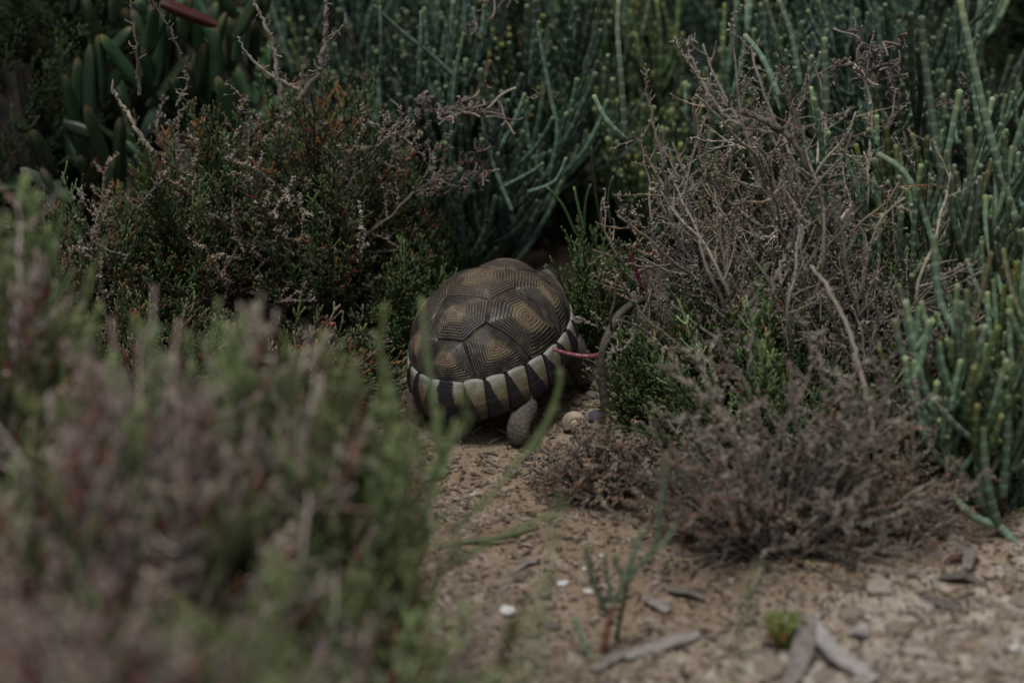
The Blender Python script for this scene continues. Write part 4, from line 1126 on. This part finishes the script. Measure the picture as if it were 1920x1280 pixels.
# snail shell: spiral tube
p = gnd(1080, 812)
sn = empty('snail_shell', (p.x, p.y, hfun(p.x, p.y) + .002), 'pale empty snail shell lying right of the tortoise foot', 'snail shell')
ths = np.linspace(0, 5.2 * math.pi, 110); k_ = np.exp((ths - ths[-1]) * .135)
P = np.stack([.0085 * k_ * np.cos(ths), -.010 * (1 - k_) + .002, .0085 * k_ * np.sin(ths)], -1) + [0, 0, .010]
mb = MB(); mb.tube(P, .0068 * k_, 14, None, .3); link('whorl', mb.mesh('whorl', M_SNAIL), sn)
p = gnd(1062, 848)
rock('pale_stone', 'rounded cream stone below the snail shell, half hidden by brown twigs', 'stone', 1088, 842, (.018, .016, .018), M_SNAIL, 131, .8)

def chunk(name, label, pts, w, mat, group=None, seed=0, cat='driftwood', thick=.4):
    """weathered split stick or bark flake along ground points"""
    P = []
    for (px, py, dz) in pts:
        q = gnd(px, py); P.append((q.x, q.y, hfun(q.x, q.y) + dz))
    o = empty(name, P[0], label, cat, group)
    P = np.array(P) - np.array(P[0]); g = random.Random(seed)
    path, _ = samp(P, np.linspace(0, 1, 22))
    mb = MB(); K = 12
    t = np.gradient(path, axis=0); t /= np.linalg.norm(t, axis=1)[:, None] + 1e-9
    a = np.cross(t, [0, 0, 1]); a /= np.linalg.norm(a, axis=1)[:, None]; b = np.cross(a, t)
    th = np.arange(K) * 2 * math.pi / K
    prof = 1 + np.array([g.uniform(-.22, .22) for _ in range(K)])
    rows = []
    for i in range(22):
        s = i / 21; ww = w * (.35 + .65 * math.sin(math.pi * min(1, max(0, s * .9 + .05))) ** .5) * (1 + g.uniform(-.1, .1))
        rows.append(path[i] + (a[i] * (np.cos(th) * prof)[:, None] + b[i] * thick * (np.sin(th) * prof)[:, None]) * ww)
    v = np.vstack(rows); i = np.arange(21)[:, None] * K; j = np.arange(K)[None, :]; j2 = (j + 1) % K
    f = np.stack([i + j, i + j2, i + K + j2, i + K + j], -1).reshape(-1, 4)
    c = np.zeros((len(v), 4)); c[:, 1] = g.random() * .5; c[:, 3] = 1
    mb.add(v, f, None, c)
    link('wood_piece', mb.mesh('wood_piece', mat, False), o)
    return o
WG = 'weathered wood pieces on the sand'
chunk('driftwood', 'forked pale driftwood at the bottom edge, arm rising to a point', [(1475, 1290, .004), (1500, 1260, .012), (1515, 1215, .028)], .010, M_WOODP, WG, 1, thick=.6)
chunk('driftwood', 'long pale driftwood arm sloping down to the bottom right edge', [(1512, 1212, .026), (1560, 1250, .012), (1640, 1300, .004)], .008, M_WOODP, WG, 2, thick=.7)
chunk('driftwood', 'flat dark weathered stick behind the seedling base', [(1170, 1232, .004), (1240, 1212, .006), (1310, 1200, .004)], .009, M_WOOD, WG, 3)
chunk('driftwood', 'short grey stick running to the bottom of the seedling', [(1110, 1255, .003), (1145, 1238, .004), (1180, 1222, .004)], .006, M_WOOD, WG, 4)
BG = 'grey bark flakes on the sand'
for k, (pts, w, lab) in enumerate((([(1210, 1120, .005), (1235, 1135, .007), (1255, 1145, .003)], .008, 'grey curled bark flake in the middle of the sand'),
                                   ([(1250, 1108, .003), (1290, 1118, .007), (1322, 1122, .003)], .007, 'dark grey bark flake left of the dead shrub foot'),
                                   ([(1760, 1100, .003), (1800, 1105, .008), (1850, 1100, .003)], .009, 'curled grey bark flake below the right edge glasswort'),
                                   ([(1730, 1135, .003), (1765, 1150, .006), (1800, 1160, .003)], .008, 'pale grey flake on the salt crust at lower right'),
                                   ([(1810, 1100, .012), (1815, 1070, .016), (1795, 1050, .012)], .007, 'upright curled flake next to the reddish stem at right'),
                                   ([(960, 1060, .002), (985, 1048, .004), (1010, 1040, .003)], .005, 'small grey stick on the sand near the blurred shoots'),
                                   ([(800, 818, .002), (815, 822, .003), (828, 815, .002)], .002, 'tiny pale twig under the shell'),
                                   ([(1590, 1215, .003), (1600, 1210, .005), (1630, 1225, .003)], .007, 'pale chip right of the driftwood point'))):
    chunk('bark_flake', lab, pts, w * .72, M_WOOD, BG, 20 + k, 'bark', .35)
p = gnd(1790, 1060)
rr_ = empty('reddish_twig', (p.x, p.y, 0), 'reddish purple fallen stem on the soil at the lower right', 'stem')
hero(rr_, 'stem', [(1775, 1085, p.y - .01), (1778, 1055, p.y), (1800, 1045, p.y), (1835, 1050, p.y)], .0045, .003, M_ICEB, 'bare', sides=8)
p = gnd(900, 1015)
yl = empty('fallen_leaf', (p.x, p.y, 0), 'long yellow green blade lying on the sand below the tortoise', 'leaf')
M_YG = m_plant('yellow_blade', (.14, .15, .04), (.15, .165, .05), (.16, .17, .06), (.2, .2, .06), (.3, .2, .04), .05)
hero(yl, 'blade', [(820, 1028, p.y - .005), (880, 1015, p.y), (940, 1008, p.y), (1010, 990, p.y + .02)], .0035, .0015, M_YG, 'bare', sides=6)
